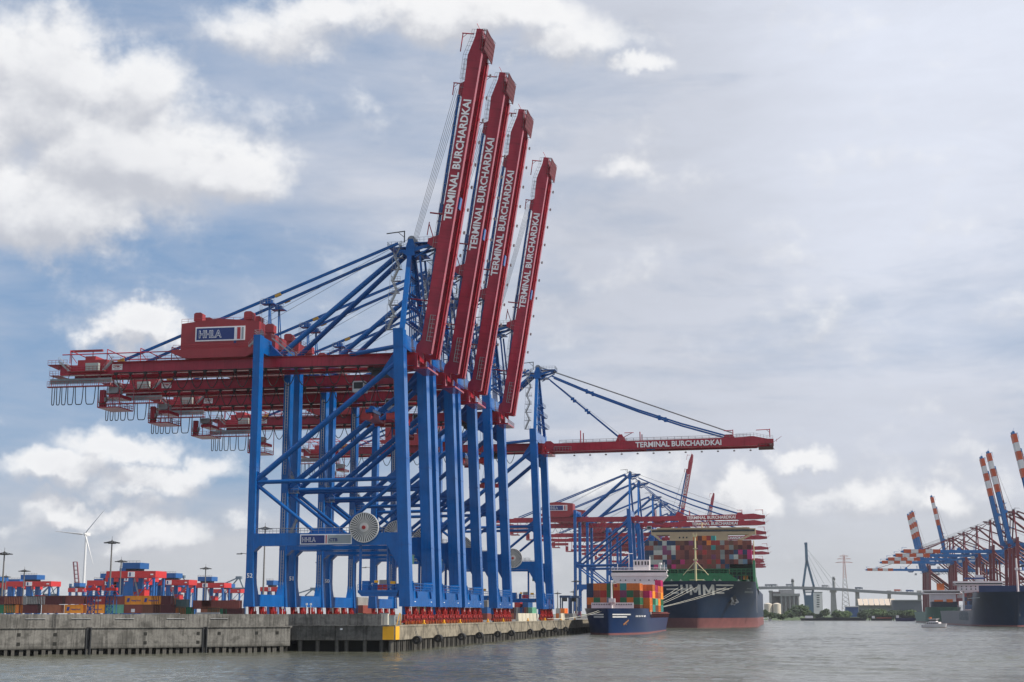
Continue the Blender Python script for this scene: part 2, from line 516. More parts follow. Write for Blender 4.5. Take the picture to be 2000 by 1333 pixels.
for i in range(n):                                       # a hollow rubber drum lying along the wall
    a0, a1 = 2 * pi * i / n, 2 * pi * (i + 1) / n
    P = lambda a, r, y: (r * cos(a), y, r * sin(a))
    b._a([P(a0, .86, -.9), P(a1, .86, -.9), P(a1, .86, .9), P(a0, .86, .9)], [(3, 2, 1, 0)], True)
    b._a([P(a0, .40, -.9), P(a1, .40, -.9), P(a1, .40, .9), P(a0, .40, .9)], [(0, 1, 2, 3)], True)
    for y, o in ((-.9, 1), (.9, -1)): b._a([P(a0, .40, y), P(a1, .40, y), P(a1, .86, y), P(a0, .86, y)], [(0, 1, 2, 3)[::o]])
ty = b.mesh('drum', DARK)
ORD = ['first', 'second', 'third', 'fourth', 'fifth', 'sixth', 'seventh', 'eighth', 'ninth', 'tenth', 'eleventh', 'twelfth']
for i, y in enumerate((303.2, 322.9, 347.4, 368.6, 393.2, 414, 445.7, 471.1, 497.1, 521.1)):
    t = thing('fender', f'round black rubber fender on the quay wall, {ORD[i]} along from the yellow corner', 'fender', (-74.8, y, 2.1), group='rubber fenders along the quay wall')
    part('drum', ty, t)
    b = MB(); b.tube((0, -.5, .8), (-.75, -.5, 2.9), .05, 4).tube((0, .5, .8), (-.75, .5, 2.9), .05, 4); b.build('chain', STEELD, t)
b = MB(); b.box(-.32, .32, -.4, .4, 0, .22).tube((0, 0, .2), (0, 0, .75), .2, 8); b.tube((0, -.42, .74), (0, .42, .74), .15, 8)
bol = b.mesh('bollard', YEL)
for i, y in enumerate((315.1, 334.7, 352.1, 386.8, 409.0, 450.3, 484, 520, 556)):
    o = bpy.data.objects.new('bollard', bol); COL.objects.link(o); o.location = (-76.3, y, 5.27)
    tag(o, f'yellow mooring bollard on the quay edge, {ORD[i]} back from the corner', 'bollard', 'yellow bollards along the quay edge')
# yellow corner plates
b = MB(); b.box(-78.1, -75.82, 287.78, 287.86, 2.4, 5.0); o = b.build('corner_plate', YEL); tag(o, 'square yellow plate on the upstream face of the quay corner', 'plate')
b = MB(); b.box(-75.68, -75.58, 288.5, 291.4, 2.4, 5.0); o = b.build('corner_plate', YEL); tag(o, 'narrow yellow plate on the river face of the quay corner', 'plate')

# ------------------------------------------------------------------ head of the quay: facing the camera, and the oblique wall to its left
H = thing('quay_wall', 'dark concrete head wall of the quay on piles beside the yellow corner plate', 'quay wall', (-96.9, 288, 0))
x = 0.0
for i, L in enumerate((8.9, .9, 5.6, 5.7)):
    b = MB(); b.box(x + .04, x + L - .04, -.12 if i != 1 else .25, 1.2, 2.3, 5.06)
    if i != 1:
        for q in range(1, 3): b.box(x + .1, x + L - .1, -.15, -.12, 2.3 + q * .95, 2.34 + q * .95)
    b.build('concrete_block', CONC_DK, H); x += L
b = MB(); b.box(0, 20.2, -.3, 1.2, 5.06, 5.28); b.build('coping', CONC, H)
for xx in (1.5, 5.2, 9.2, 11.2, 15.0, 18.4, 20.3): part('pile', bp, H, (xx, .5, 0))
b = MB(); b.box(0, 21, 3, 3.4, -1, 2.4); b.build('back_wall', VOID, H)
b = MB(); b.box(-2.4, 18.0, 1.6, 2.1, 5.06, 7.42); 
for q in range(5): b.box(.05 + 3.6 * q, .12 + 3.6 * q, 1.57, 1.6, 5.3, 7.4)
b.build('flood_wall', CONC, H)
b = MB(); b.box(10.0, 10.5, -.17, -.13, 4.3, 4.62); b.build('number_plate', WHITE, H)

# oblique wall: local x runs along it, local -y faces the water
ang = atan2(A1[1] - A0[1], A1[0] - A0[0]); LA = hypot(A1[1] - A0[1], A1[0] - A0[0])
W = thing('quay_wall', 'long grey streaked concrete flood wall running left out of the picture', 'quay wall', (A0[0], A0[1], 0), ang)
def along(px):                                  # photograph column -> distance along the wall
    a, _ = aim(px, 1240); t = math.tan(a)
    # x = t*y on the wall
    s = (A0[0] - t * A0[1]) / (t * sin(ang) - cos(ang))
    return s
s1, s2, s3 = along(172), along(399), along(566)
edges = [(-2.0, s1 - .55), (s1 + .55, s2 - .45), (s2 + .45, s3)]
for (a_, b_) in edges:
    n = max(1, round((b_ - a_) / 9.0)); 
    for i in range(n):
        u0, u1 = a_ + (b_ - a_) * i / n, a_ + (b_ - a_) * (i + 1) / n
        b = MB(); b.box(u0 + .015, u1 - .015, -.25, 1.0, 1.15, 4.86); b.build('concrete_panel', CONC, W)
    b = MB(); b.box(a_, b_, -.29, -.25, 2.05, 2.10); b.box(a_, b_, -.5, 1.0, 4.86, 5.0); b.build('ledge', CONC, W)
for s in (s1, s2):
    b = MB(); b.box(s - .5, s + .5, .1, .6, 0, 4.86); b.box(s - .5, s - .3, -.45, .1, -.5, 4.9); b.box(s + .28, s + .5, -.45, .1, -.5, 4.9); b.build('fender_slot', STEELD, W)
hm = MB().box(-.32, .32, -.30, -.252, -.3, .3).mesh('recess_shade', VOID)  # flat dark plate on the face; its colour stands in for a shaded hole
for px in (36, 107, 283, 386): 
    for z in (3.75, 2.1): part('recess_shade', hm, W, (along(px), 0, z))
for px in (427, 500, 540): part('recess_shade', hm, W, (along(px), 0, 3.75))
N = int((s3 + 1) / 1.35)
pm = MB().box(-.34, .34, -.1, .5, -1, 1.2).mesh('pile', WETP)
random.seed(2)
for i in range(N): part('pile', pm, W, (-.5 + 1.35 * i + random.uniform(-.12, .12), random.uniform(-.1, .25), random.uniform(-.18, 0))).scale = (random.uniform(.8, 1.25), 1, 1)
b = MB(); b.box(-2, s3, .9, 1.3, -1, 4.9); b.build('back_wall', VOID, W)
b = MB(); b.box(-2, LA, .9, 1.4, 4.98, 7.42); b.build('flood_wall', CONC, W)
i = 0; u = -2.0
while u < LA:
    b = MB(); b.box(u + .03, min(LA, u + 8.6) - .03, .84, .9, 4.99, 7.36); b.build('concrete_panel', CONC, W); u += 8.6
b = MB()
s = along(107)
for q in (-.28, .28): b.tube((s + q, .7, 5.0), (s + q, .7, 7.9), .035, 4)
for q in range(8): b.tube((s - .28, .7, 5.2 + q * .32), (s + .28, .7, 5.2 + q * .32), .03, 4)
b.build('ladder', STEELD, W)
for px in (70, 160, 245, 345, 430):
    s = along(px); b = MB(); b.tube((s - 1.8, .72, 6.55), (s + 1.8, .72, 6.55), .06, 5); b.build('handrail', GALV, W)

# fittings at the quay corner
def loose(name, mb, m, label, cat, group=None):
    o = mb.build(name, m); return tag(o, label, cat, group)
t = thing('switch_cabinet', 'white switch cabinet standing at the quay corner beside the cranes', 'cabinet', (-79.0, 292.4, 5.02))
MB().box(-.8, .8, -.5, .5, 0, 2.5).build('cabinet_body', mat('cabinet_cream', (.62, .6, .52), .5, var=.1, dirt=.2), t)
MB().box(-.9, .9, -.6, .6, 2.5, 2.62).build('cabinet_roof', GALV, t)
MB().box(-.05, -.02, -.53, -.5, .2, 2.3).build('door_seam', STEELD, t)
t = thing('switch_cabinet', 'grey switch cabinet between the white one and the first bogies', 'cabinet', (-77.6, 293.2, 5.02))
MB().box(-.6, .6, -.5, .5, 0, 2.1).build('cabinet_body', SIGNG, t); MB().box(-.66, .66, -.56, .56, 2.1, 2.2).build('cabinet_roof', GALV, t)
t = thing('stop_signal', 'red post with a flared base at the end of the flood wall', 'signal post', (-80.9, 291.6, 5.02))
MB().tube((0, 0, 0), (0, 0, 2.3), .14, 8).build('post', RED2, t); MB().tube((0, 0, 0), (0, 0, .7), .5, 10, .16).build('base', RED2, t)
MB().box(-.5, .5, -.1, .1, 2.2, 2.7).build('head', RED2, t)
t = thing('edge_ladder', 'yellow folding ladder leaning at the quay edge before the first bogies', 'ladder', (-76.6, 293.0, 5.26))
b = MB(); b.beam((0, 0, 0), (.5, .3, 2.4), .12); b.build('rail', YEL, t); b = MB(); b.beam((.7, .6, 0), (.6, .4, 2.4), .12); b.build('rail', YEL, t)
for i, (px, h) in enumerate(((601, 1.9), (609, 1.9), (554, 1.2), (850, .1))):
    if i < 3:
        p = at(px, 1199, 291.4)
        t = thing('wall_pole', ['thin white pole on the flood wall, left of a close pair', 'thin white pole on the flood wall, right of a close pair', 'short sign pole standing alone on the flood wall'][i], 'pole', (p.x, 290.6, 7.3))
        MB().tube((0, 0, -2.0), (0, 0, h), .05, 5).build('pole', WHITE, t); MB().box(-.18, .18, -.06, .06, h, h + .4).build('plate', WHITE, t)
b = MB(); b.box(0, 5.2, 0, .3, 7.44, 7.75); o = b.build('pipe_cover', GALV); o.location = (-118.5, 290, 0); tag(o, 'pale metal cover lying along the top of the flood wall beside the cranes', 'cover')
b = MB(); b.box(0, 8.5, 0, .3, 7.44, 7.62); o = b.build('pipe_cover', GALV); o.location = (-130.5, 290, 0); tag(o, 'long pale metal cover behind the flood wall below the green container', 'cover')
# concrete barrier further along the apron
for i, y in enumerate((455, 462, 469, 476, 483, 546, 553, 560)):
    b = MB(); b.prism([(-.5, 0), (.5, 0), (.3, 2.6), (-.3, 2.6)], 0, 6.6); o = b.build('barrier', mat('barrier_cream', (.52, .48, .38), .8, var=.15, dirt=.3)); o.location = (-80.5, y, 5.02)
    tag(o, f'cream concrete barrier block on the apron, {ORD[i]} behind the fourth crane', 'barrier', 'cream barrier blocks on the apron')

# ------------------------------------------------------------------ ship-to-shore gantry cranes
# local frame: x towards the water from the outer face of the waterside legs, y along the quay, z up from the rail
HINGE = (-.6, 0, 60.6)
def split_boxes(b, most=999):
    """the loose pieces of a builder as builders of their own"""
    par = list(range(len(b.v)))
    def find(i):
        while par[i] != i: par[i] = par[par[i]]; i = par[i]
        return i
    for f in b.f:
        for j in f[1:]: par[find(j)] = find(f[0])
    out = {}
    for f, sm in zip(b.f, b.sm): out.setdefault(find(f[0]), []).append((f, sm))
    res = []
    for fs in out.values():
        q = MB(); ids = {}
        for f, sm in fs:
            for i in f:
                if i not in ids: ids[i] = len(q.v); q.v.append(b.v[i])
            q.f.append(tuple(ids[i] for i in f)); q.sm.append(sm); q.mi.append(0)
        res.append(q)
    if len(res) > most:
        q = MB()
        for r in res[most:]: q._a(r.v, r.f)
        res = res[:most] + [q]
    return res
def leg_x(z):                                # the waterside legs lean back as they rise
    return -2.5 * (z - 2) / 63.0

def build_crane(rootname, near, pal, angle, label, cat, loc, rz=0.0, group=None, trolley_x=-9.5, bands=False):
    """near=True: everything the photograph shows of the row in front; near=False: the same crane with fewer fittings"""
    FR, PI_, GI, BO = pal['frame'], pal['pipe'], pal['girder'], pal['boom']
    R = thing(rootname, label, cat, loc, rz, group)
    n = 14 if near else 8
    # legs
    for sy in (-1, 1):
        y0, y1 = (-12.2, -9.2) if sy < 0 else (9.2, 12.2)
        b = MB()
        zb, zt = 3.9, 65.2
        b.hexa([(leg_x(zb) - 2.45, y0, zb), (leg_x(zb), y0, zb), (leg_x(zb), y1, zb), (leg_x(zb) - 2.45, y1, zb),
                (leg_x(zt) - 2.35, y0, zt), (leg_x(zt) - .05, y0, zt), (leg_x(zt) - .05, y1, zt), (leg_x(zt) - 2.35, y1, zt)])
        if near:
            b.box(-2.1, -1.4, y0 + .9 if sy < 0 else y1 - 1.7, y0 + 1.7 if sy < 0 else y1 - .9, 2.2, 3.9)
            for zz in (17.2, 36.0, 61.0):   # field joints
                b.box(leg_x(zz) - 2.50, leg_x(zz) + .04, y0 - .04, y1 + .04, zz, zz + .18)
        b.build('leg', FR, R)
        y0, y1 = (-12.2, -9.6) if sy < 0 else (9.6, 12.2)
        b = MB(); b.box(-37.5, -35.9, y0, y1, 3.9, 64.8)
        if near:
            b.hexa([(-37.9, y0 - .02, 3.88), (-35.5, y0 - .02, 3.88), (-35.5, y1 + .02, 3.88), (-37.9, y1 + .02, 3.88), (-37.52, y0 - .02, 10), (-35.88, y0 - .02, 10), (-35.88, y1 + .02, 10), (-37.52, y1 + .02, 10)])
            for zz in (17.2, 34.6, 58.6): b.box(-37.54, -35.86, y0 - .04, y1 + .04, zz, zz + .18)
        b.build('leg', FR, R)
    # sills along the rails
    b = MB(); b.box(-2.25, -.12, -9.15, 9.15, 3.95, 7.2)
    if near:
        for yy in (-8.6, 8.6):               # haunches
            s = 1 if yy < 0 else -1
            b.prism([(yy - .55 * s, 7.2), (yy + 1.3 * s, 7.2), (yy - .55 * s, 9.4)] if s > 0 else [(yy + .55, 7.2), (yy + .55, 9.4), (yy - 1.3, 7.2)], -2.2, -.15, 'x')
    b.build('sill_beam', FR, R)
    b = MB(); b.box(-37.45, -35.95, -9.55, 9.55, 3.95, 6.6)
    if near:
        b.prism([(-9.55, 6.6), (-7.8, 6.6), (-9.55, 9.6)], -37.4, -36, 'x'); b.prism([(9.55, 6.6), (9.55, 9.6), (7.8, 6.6)], -37.4, -36, 'x')
    b.build('sill_beam', FR, R)
    # portal beams across the quay, one per frame, and the tubes over them
    for sy in (-1, 1):
        ya, yb = (-12.1, -10.0) if sy < 0 else (10.0, 12.1)
        yc = (ya + yb) / 2
        b = MB(); b.box(-35.9, leg_x(18) - 2.4, ya, yb, 17.1, 19.85)
        b.prism([(-4.6 - .9, 17.1), (leg_x(14) - 2.45, 12.6), (leg_x(14) - 2.4, 17.1)], ya, yb)
        b.prism([(-35.9, 15.9), (-34.6, 17.1), (-35.9, 17.1)], ya, yb)
        b.build('portal_beam', FR, R)
        lx = leg_x(31.6) - 2.4
        MB().tube((-36, yc, 31.3), (lx, yc, 31.7), .47, n).build('brace', PI_, R)
        MB().tube((-36, yc, 31.9), (leg_x(57) - 2.3, yc, 57.3), .66, n).build('brace', PI_, R)
        MB().tube((-36, yc, 30.8), (-22.3, yc, 20.2), .42, n).build('brace', PI_, R)
        MB().tube((lx, yc, 31.2), (-17.2, yc, 20.2), .42, n).build('brace', PI_, R)
        b = MB()
        b.prism([(-23.6, 19.85), (-15.8, 19.85), (-17.0, 20.9), (-22.5, 20.9)], yc - .35, yc + .35)
        for (cx, cz, s) in ((-35.9, 31.6, 1), (lx + .05, 31.5, -1)):
            MB().prism([(cx, cz - 2.0), (cx + 2.4 * s, cz - .3), (cx + 2.4 * s, cz + .5), (cx, cz + 2.2)][::s], yc - .3, yc + .3).build('gusset_plate', FR, R)
        b.build('gusset_plate', FR, R)
        MB().prism([(leg_x(57) - 2.3, 53.6), (leg_x(57) - 2.3, 60.2), (leg_x(57) - 5.3, 55.8)], yc - .35, yc + .35).build('gusset_plate', FR, R)
        if near:
            MB().tube((leg_x(60) - 2.3, sy * 11, 61.2), (-17.0, sy * 4.0, 60.95), .5, 10).build('brace', PI_, R)
            r = MB(); r.rail([(-35.5, ya + .05, 19.87), (-5, ya + .05, 19.87)], 1.1, 1.6, .045).rail([(-35.5, yb - .05, 19.87), (-5, yb - .05, 19.87)], 1.1, 1.6, .045)
            r.build('railing', GALV, R)
    # cross beams between the two frames at girder height
    b = MB(); zt = 65.0
    b.hexa([(leg_x(60.9) - 2.2, -9.2, 60.95), (leg_x(60.9) - .1, -9.2, 60.95), (leg_x(60.9) - .1, 9.2, 60.95), (leg_x(60.9) - 2.2, 9.2, 60.95),
            (leg_x(zt) - 2.2, -9.2, 64.4), (leg_x(zt) - .15, -9.2, 64.4), (leg_x(zt) - .15, 9.2, 64.4), (leg_x(zt) - 2.2, 9.2, 64.4)])
    b.build('cross_beam', FR, R)
    b = MB(); b.box(-37.3, -36.0, -9.6, 9.6, 60.95, 64.6)
    b.prism([(-36.0, 60.95), (-33.0, 60.95), (-36.0, 63.8)], -5.5, -3.0).prism([(-36.0, 60.95), (-33.0, 60.95), (-36.0, 63.8)], 3.0, 5.5)
    b.build('cross_beam', FR, R)
    if near:
        for sy in (-1, 1):                  # steel housing on the leg heads
            r = MB(); y0, y1 = (-12.1, -9.7) if sy < 0 else (9.7, 12.1)
            r.rail([(-37.4, y0, 64.8), (-36, y0, 64.8), (-36, y1, 64.8), (-37.4, y1, 64.8), (-37.4, y0, 64.8)], 1.1, 1.2, .045)
            r.build('railing', GALV, R)
    # twin box girder behind the hinge
    for sy in (-1, 1):
        ya, yb = (-4.4, -3.1) if sy < 0 else (3.1, 4.4)
        b = MB()
        b.prism([(-88.5, 58.25), (-.9, 58.25), (-.9, 60.85), (-75.3, 60.85), (-76.6, 60.3), (-88.5, 60.5)][::1], ya, yb)
        if near:
            b.box(-88.4, -.95, ya - .12, yb + .12, 58.05, 58.25)
            b.box(-88.4, -.95, (-3.1 if sy < 0 else 2.5), (-2.5 if sy < 0 else 3.1), 58.3, 58.42)
        b.build('girder', GI, R)
    b = MB()
    xs = [-88 + 9.6 * i for i in range(10)] if near else [-88, -66, -44, -22, -2]
    for x in xs: b.box(x - .4, x + .4, -3.1, 3.1, 59.4, 60.6)
    for q in split_boxes(b): q.build('cross_tie', GI, R)
    b = MB(); b.box(-1.9, 1.6, -5.2, 5.2, 57.0, 57.4); b.box(-1.6, -.9, -5.0, -3.0, 57.5, 60.2)
    if near: b.rail([(-1.9, -5.2, 57.4), (1.6, -5.2, 57.4), (1.6, 5.2, 57.4)], 1.1, 1.0, .05)
    b.build('hinge_platform', GI, R)
    if near:
        r = MB()
        for sy in (-1, 1):
            r.box(-75, -1.5, sy * 5.0 - .45, sy * 5.0 + .45, 60.75, 60.83)
            r.rail([(-75, sy * 5.4, 60.8), (-1.5, sy * 5.4, 60.8)], 1.1, 2.2, .045)
        r.build('walkway', REDL, R)
        # overhead catenary-like frame for the rear
        r = MB()
        for x in (-86.0, -76.6, -68.2, -60.4):
            r.tube((x, -4.6, 60.9), (x, -4.6, 64.0), .12, 4).tube((x, 4.6, 60.9), (x, 4.6, 64.0), .12, 4)
            r.tube((x, -4.6, 64.0), (x + 3.2, 0, 62.4), .12, 4)
            r.tube((x, -4.6, 63.2), (x + 1.8, -4.6, 60.9), .08, 4)
        for yy in (-4.6, 4.6): r.tube((-88, yy, 63.0), (-57.5, yy, 63.0), .13, 4)
        r.tube((-88, 4.6, 62.4), (-57.5, 4.6, 62.4), .1, 4)
        r.build('roof_frame', RED, R)
    # machinery house
    b = MB()
    b.prism([(-59.6, 63.0), (-38.6, 63.0), (-38.6, 62.2), (-41.5, 60.9), (-56.0, 60.9), (-59.6, 62.2)][::-1], -6.4, 6.4)
    b.box(-58.0, -38.8, -5.2, 5.2, 63.0, 69.4)
    b.prism([(-58.0, 69.4), (-49, 70.4), (-38.8, 69.4)][::-1], -5.2, 5.2)
    hs = b.build('machinery_house', [REDL if pal is PAL_B else pal['house']], R)
    if near:
        for (x, y, z) in ((-54.6, -2.6, 69.7), (-42.2, -2.6, 69.6), (-54.6, 3.2, 69.7), (-42.2, 3.2, 69.6), (-36.6, -3.4, 66.2)):
            b = MB(); b.box(x - 1.05, x + 1.05, y - 1.0, y + 1.0, z + .6, z + 2.3).box(x - .7, x + .7, y - .7, y + .7, z, z + .6)
            b.prism([(x - 1.05, z + 2.3), (x + 1.05, z + 2.3), (x + .6, z + 2.6), (x - .6, z + 2.6)], y - 1.0, y + 1.0)
            b.build('roof_fan', REDL, hs)
        b = MB(); b.box(-38.8, -35.2, -4.0, 4.0, 63.1, 66.2); b.build('switch_room', REDL, hs)
        r = MB(); r.rail([(-59.4, -6.3, 63.0), (-38.8, -6.3, 63.0)], 1.1, 1.5, .045).rail([(-58, -5.1, 69.4), (-38.8, -5.1, 69.4), (-38.8, 5.1, 69.4)], 1.1, 1.6, .045)
        r.build('railing', REDL, hs)
        b = MB(); b.stair((-40.6, -6.6, 63.1), (-37.6, -6.6, 66.2), .8); b.stair((-30.0, -6.0, 60.9), (-35.2, -6.0, 65.0), .8)
        b.build('stair', GALV, hs)
        b = MB(); b.box(-44.9, -44.3, -5.26, -5.2, 64.3, 65.1); b.build('window', SIGNB, hs)
    if pal is PAL_B:
        b = MB(); b.box(-54.4, -42.2, -5.33, -5.22, 65.0, 68.4); b.build('sign_board', WHITE, hs)
        b = MB(); b.box(-54.1, -44.8, -5.37, -5.335, 65.3, 68.1); b.build('sign_field', SIGNB, hs)
        b = MB(); b.box(-44.1, -43.3, -5.37, -5.335, 65.3, 68.1); b.build('sign_stripe', SIGNR, hs)
        b = MB(); b.box(-43.0, -42.5, -5.37, -5.335, 65.3, 68.1); b.build('sign_stripe', SIGNG, hs)
        part('lettering', text_mesh('HHLA', 2.4, .03, .09, m=WHITE, width=5.6), hs, (-53.5, -5.40, 65.85))
        part('lettering', text_mesh('HHLA', 2.4, .03, -.02, m=SIGNB, width=5.42), hs, (-53.42, -5.425, 65.87))
    # A-frame over the waterside legs
    zh = 84.4
    for sy in (-1, 1):
        b = MB()
        b.hexa([(-3.6, sy * 10.8 - .55, 65.0), (-2.6, sy * 10.8 - .55, 65.0), (-2.6, sy * 10.8 + .55, 65.0), (-3.6, sy * 10.8 + .55, 65.0),
                (-4.3, sy * 1.9 - .5, zh), (-3.2, sy * 1.9 - .5, zh), (-3.2, sy * 1.9 + .5, zh), (-4.3, sy * 1.9 + .5, zh)])
        b.build('mast_post', FR, R)
        # rear raker and backstay
        MB().tube((-33.2, sy * 4.6, 61.6), (-5.6, sy * 1.9, 85.4), .62, n).build('raker', PI_, R)
        bs = MB(); bs.beam((-73.0, sy * 4.0, 61.2), (-6.4, sy * 2.6, 87.2), .42, .62)
        bs.build('backstay', PI_, R)
        if near:
            b = MB(); b.beam((-74.0, sy * 4, 60.9), (-72.4, sy * 4, 61.5), .6, .9); b.beam((-58.5, sy * 3.72, 66.66), (-56.2, sy * 3.69, 67.56), .46, .66)
            b.beam((-35.8, sy * 3.33, 75.55), (-34.4, sy * 3.31, 76.09), .46, .66)
            b.build('stay_joint', YEL if False else mat('ochre_joint', (.42, .24, .03), .5, var=.2), R)
            b = MB(); xx = -37.2
            b.box(xx - 1.6, xx + 1.6, sy * 3.4 - 1.2, sy * 3.4 + 1.2, 73.6, 73.8)
            b.tube((xx + .3, sy * 3.4, 61), (xx, sy * 3.4 - .1, 73.6), .16, 4); b.tube((xx + 1.2, sy * 3.4, 61), (xx + .2, sy * 3.4, 73.6), .13, 4)
            b.box(xx - .8, xx + .8, sy * 3.4 - .5, sy * 3.4 + .5, 73.8, 74.7)
            b.build('stay_trestle', FR, R)
            b = MB(); b.rail([(xx - 1.6, sy * 3.4 - 1.2, 73.8), (xx + 1.6, sy * 3.4 - 1.2, 73.8)], 1.0, .8, .04)
            for k in range(14): b.tube((xx - 2.1, sy * 3.4 - .3, 61 + k * .95), (xx - 1.6, sy * 3.4 - .3, 61 + k * .95), .04, 3)
            for q in (-2.1, -1.6): b.tube((xx + q, sy * 3.4 - .3, 61), (xx + q, sy * 3.4 - .3, 74.8), .045, 3)
            b.build('ladder', GALV, R)
    b = MB()
    b.prism([(-4.6, 84.2), (-2.5, 84.2), (-2.5, 86.2), (-4.6, 86.2)], -2.5, 2.5)
    for yy in (-2.5, -.9, .7, 2.2): b.prism([(-4.7, 86.2), (-2.3, 86.2), (-3.0, 88.2), (-4.0, 88.2)], yy - .05, yy + .2)
    b.box(-8.8, -4.7, -2.6, 2.6, 86.2, 86.35)
    for yy in (-2.4, 2.1):
        b.prism([(-4.6, 84.4), (-4.6, 85.6), (-8.6, 86.2), (-6.8, 85.7)], yy, yy + .3)
        b.prism([(-2.5, 85.2), (2.6, 86.8), (2.6, 87.1), (-2.5, 86.2)], yy, yy + .3)
        b.beam((-2.5, yy + .15, 83.8), (2.0, yy + .15, 86.4), .3)
    b.box(-2.4, 2.9, -2.8, 2.8, 87.1, 87.25); b.box(-2.5, .2, -2.2, 2.2, 84.3, 84.5)
    hd = b.build('mast_head', FR, R)
    b = MB()
    for yy in (-1.6, -.5, .6, 1.7): b.tube((-3.5, yy - .18, 88.2), (-3.5, yy + .18, 88.2), .95, 16)
    b.build('sheave', GALV, hd)
    b = MB(); b.tube((-5.0, -2.4, 87.4), (-5.0, -2.4, 90.2), .14, 4).tube((-5.0, -2.4, 90.1), (-9.3, -2.4, 89.7), .13, 4)
    b.tube((-5.0, -2.4, 88.6), (-6.6, -2.4, 90.0), .07, 4)
    b.build('davit', STEELD, hd)
    if near:
        r = MB(); r.rail([(-5.2, -2.6, 86.5), (-9, -2.6, 86.5), (-9, 2.6, 86.5), (-5.2, 2.6, 86.5)], 1.1, .9, .045).rail([(-2.2, -2.9, 87.3), (2.8, -2.9, 87.3), (2.8, 2.9, 87.3)], 1.1, 1.0, .045)
        r.build('railing', GALV, hd)
    # stair towers up the landward side of the posts
    if near:
        b = MB(); z = 65.2; k = 0
        while z < 84:
            h = 3.1
            y = -10.6 + (z - 65) / 19.5 * 8.7
            x0 = -4.5 - (z - 65) * .035
            b = MB(); b.box(x0 - 2.3, x0 - .1, y - .5, y + .5, z - .06, z + .06)
            b.rail([(x0 - 2.3, y - .5, z), (x0 - .1, y - .5, z)], 1.0, .75, .045); b.tube((x0 - 2.3, y - .5, z), (x0 - 2.3, y - .5, z + h), .05, 3)
            if k % 2 == 0: b.stair((x0 - 2.0, y, z), (x0 - .6, y, z + h), .6)
            else: b.stair((x0 - .6, y, z), (x0 - 2.0, y, z + h), .6)
            b.build('stair_flight', GALV, R)
            z += h; k += 1
        # cross members inside the A-frame
        b = MB()
        for i, z in enumerate((67.5, 70.2, 73.0, 76.0, 79.5, 82.0)):
            y = 10.6 - (z - 65) / 19.5 * 8.7; x = -3.2 - (z - 65) * .03
            if i % 2 == 0: b.tube((x, -y, z), (x, y, z), .22, 6)
            b.tube((x, -y, z), (x, y, min(zh, z + 3.0)), .12, 5)
        for yy in (-3.2, -1.1, 1.1, 3.2): b.tube((-3.2, yy, 64.5), (-3.9, yy * .55, 84.4), .17, 6)
        for (x0, x1, hw, z) in ((-2.4, -1.2, 8.5, 67.2), (-2.6, -1.5, 7.0, 70.9), (-2.8, -1.9, 5.4, 74.3)): b.box(x0, x1, -hw, hw, z, z + .08)
        b.rail([(-1.0, -8.5, 67.3), (-1.0, 8.5, 67.3)], 1.1, 1.6, .045).rail([(-1.4, -7, 71), (-1.4, 7, 71)], 1.1, 1.6, .045).rail([(-1.8, -5.4, 74.4), (-1.8, 5.4, 74.4)], 1.1, 1.6, .045)
        for q in split_boxes(b, 60): q.build('mast_lattice', PI_, R)
        # stairs on the landside leg of each frame
        b = MB()
        for sy in (-1, 1):
            for k, z in enumerate((20.4, 30.6)):
                y = sy * 10.9
                x0 = -35.8
                b.box(x0, x0 + 2.4, y - .5, y + .5, z - .06, z + .06)
                b.rail([(x0, y - .5, z), (x0 + 2.4, y - .5, z)], 1.0, 1.2, .04)
                if k % 2 == 0: b.stair((x0 + .3, y + .2, z), (x0 + 2.1, y + .2, z + 4.2), .6)
                else: b.stair((x0 + 2.1, y + .2, z), (x0 + .3, y + .2, z + 4.2), .6)
            if sy < 0: b = MB()     # the near frame's leg shows none: keep the far one only
        b.build('stair_tower', GALV, R)
        b = MB()
        for (za, zb_) in ((8.0, 17.0), (21, 30.5), (35, 57)):
            for q in (-36.9, -36.3): b.tube((q, 9.2, za), (q, 9.2, zb_), .05, 4)
            for k in range(int((zb_ - za) / .7)): b.tube((-36.9, 9.2, za + k * .7), (-36.3, 9.2, za + k * .7), .04, 3)
            b.tube((-36.6, 8.7, za), (-36.6, 8.7, zb_), .04, 3)
        b.build('ladder', GALV, R)
    # ---------------- boom
    b = MB()
    for sy in (-1, 1):
        ya, yb = (-4.4, -3.1) if sy < 0 else (3.1, 4.4)
        b.prism([(0.2, -2.45), (73.2, -2.55), (78.6, -2.1), (78.6, -.6), (76.6, -.5), (71.8, .55), (66.2, .25), (1.8, .1), (.2, -.6)], ya, yb)
        if near:
            b.box(.4, 73, ya - .1, yb + .1, -2.75, -2.56)
            b.box(.4, 73, (-3.1 if sy < 0 else 2.4), (-2.4 if sy < 0 else 3.1), -2.3, -2.2)
        b.prism([(-1.2, -1.0), (2.2, -.4), (3.2, .1), (2.0, 1.0), (.4, 1.0)], ya + .1, yb - .1)
        b.prism([(24.7, .1), (28.2, .1), (27.0, 2.6), (25.8, 2.6)], ya + .3, yb - .3)
        b.prism([(61.6, .2), (65.6, .2), (64.8, 1.4), (62.4, 1.4)], ya + .3, yb - .3)
    for x in ([4 + 7.4 * i for i in range(10)] if near else [4, 30, 60]): b.box(x - .35, x + .35, -3.1, 3.1, -1.4, -.3)
    b.box(77.2, 78.5, -3.05, 3.05, -2.0, -.8)
    bm = b.build('boom', BO, R, HINGE)
    bm.rotation_euler = (0, -radians(angle), 0)
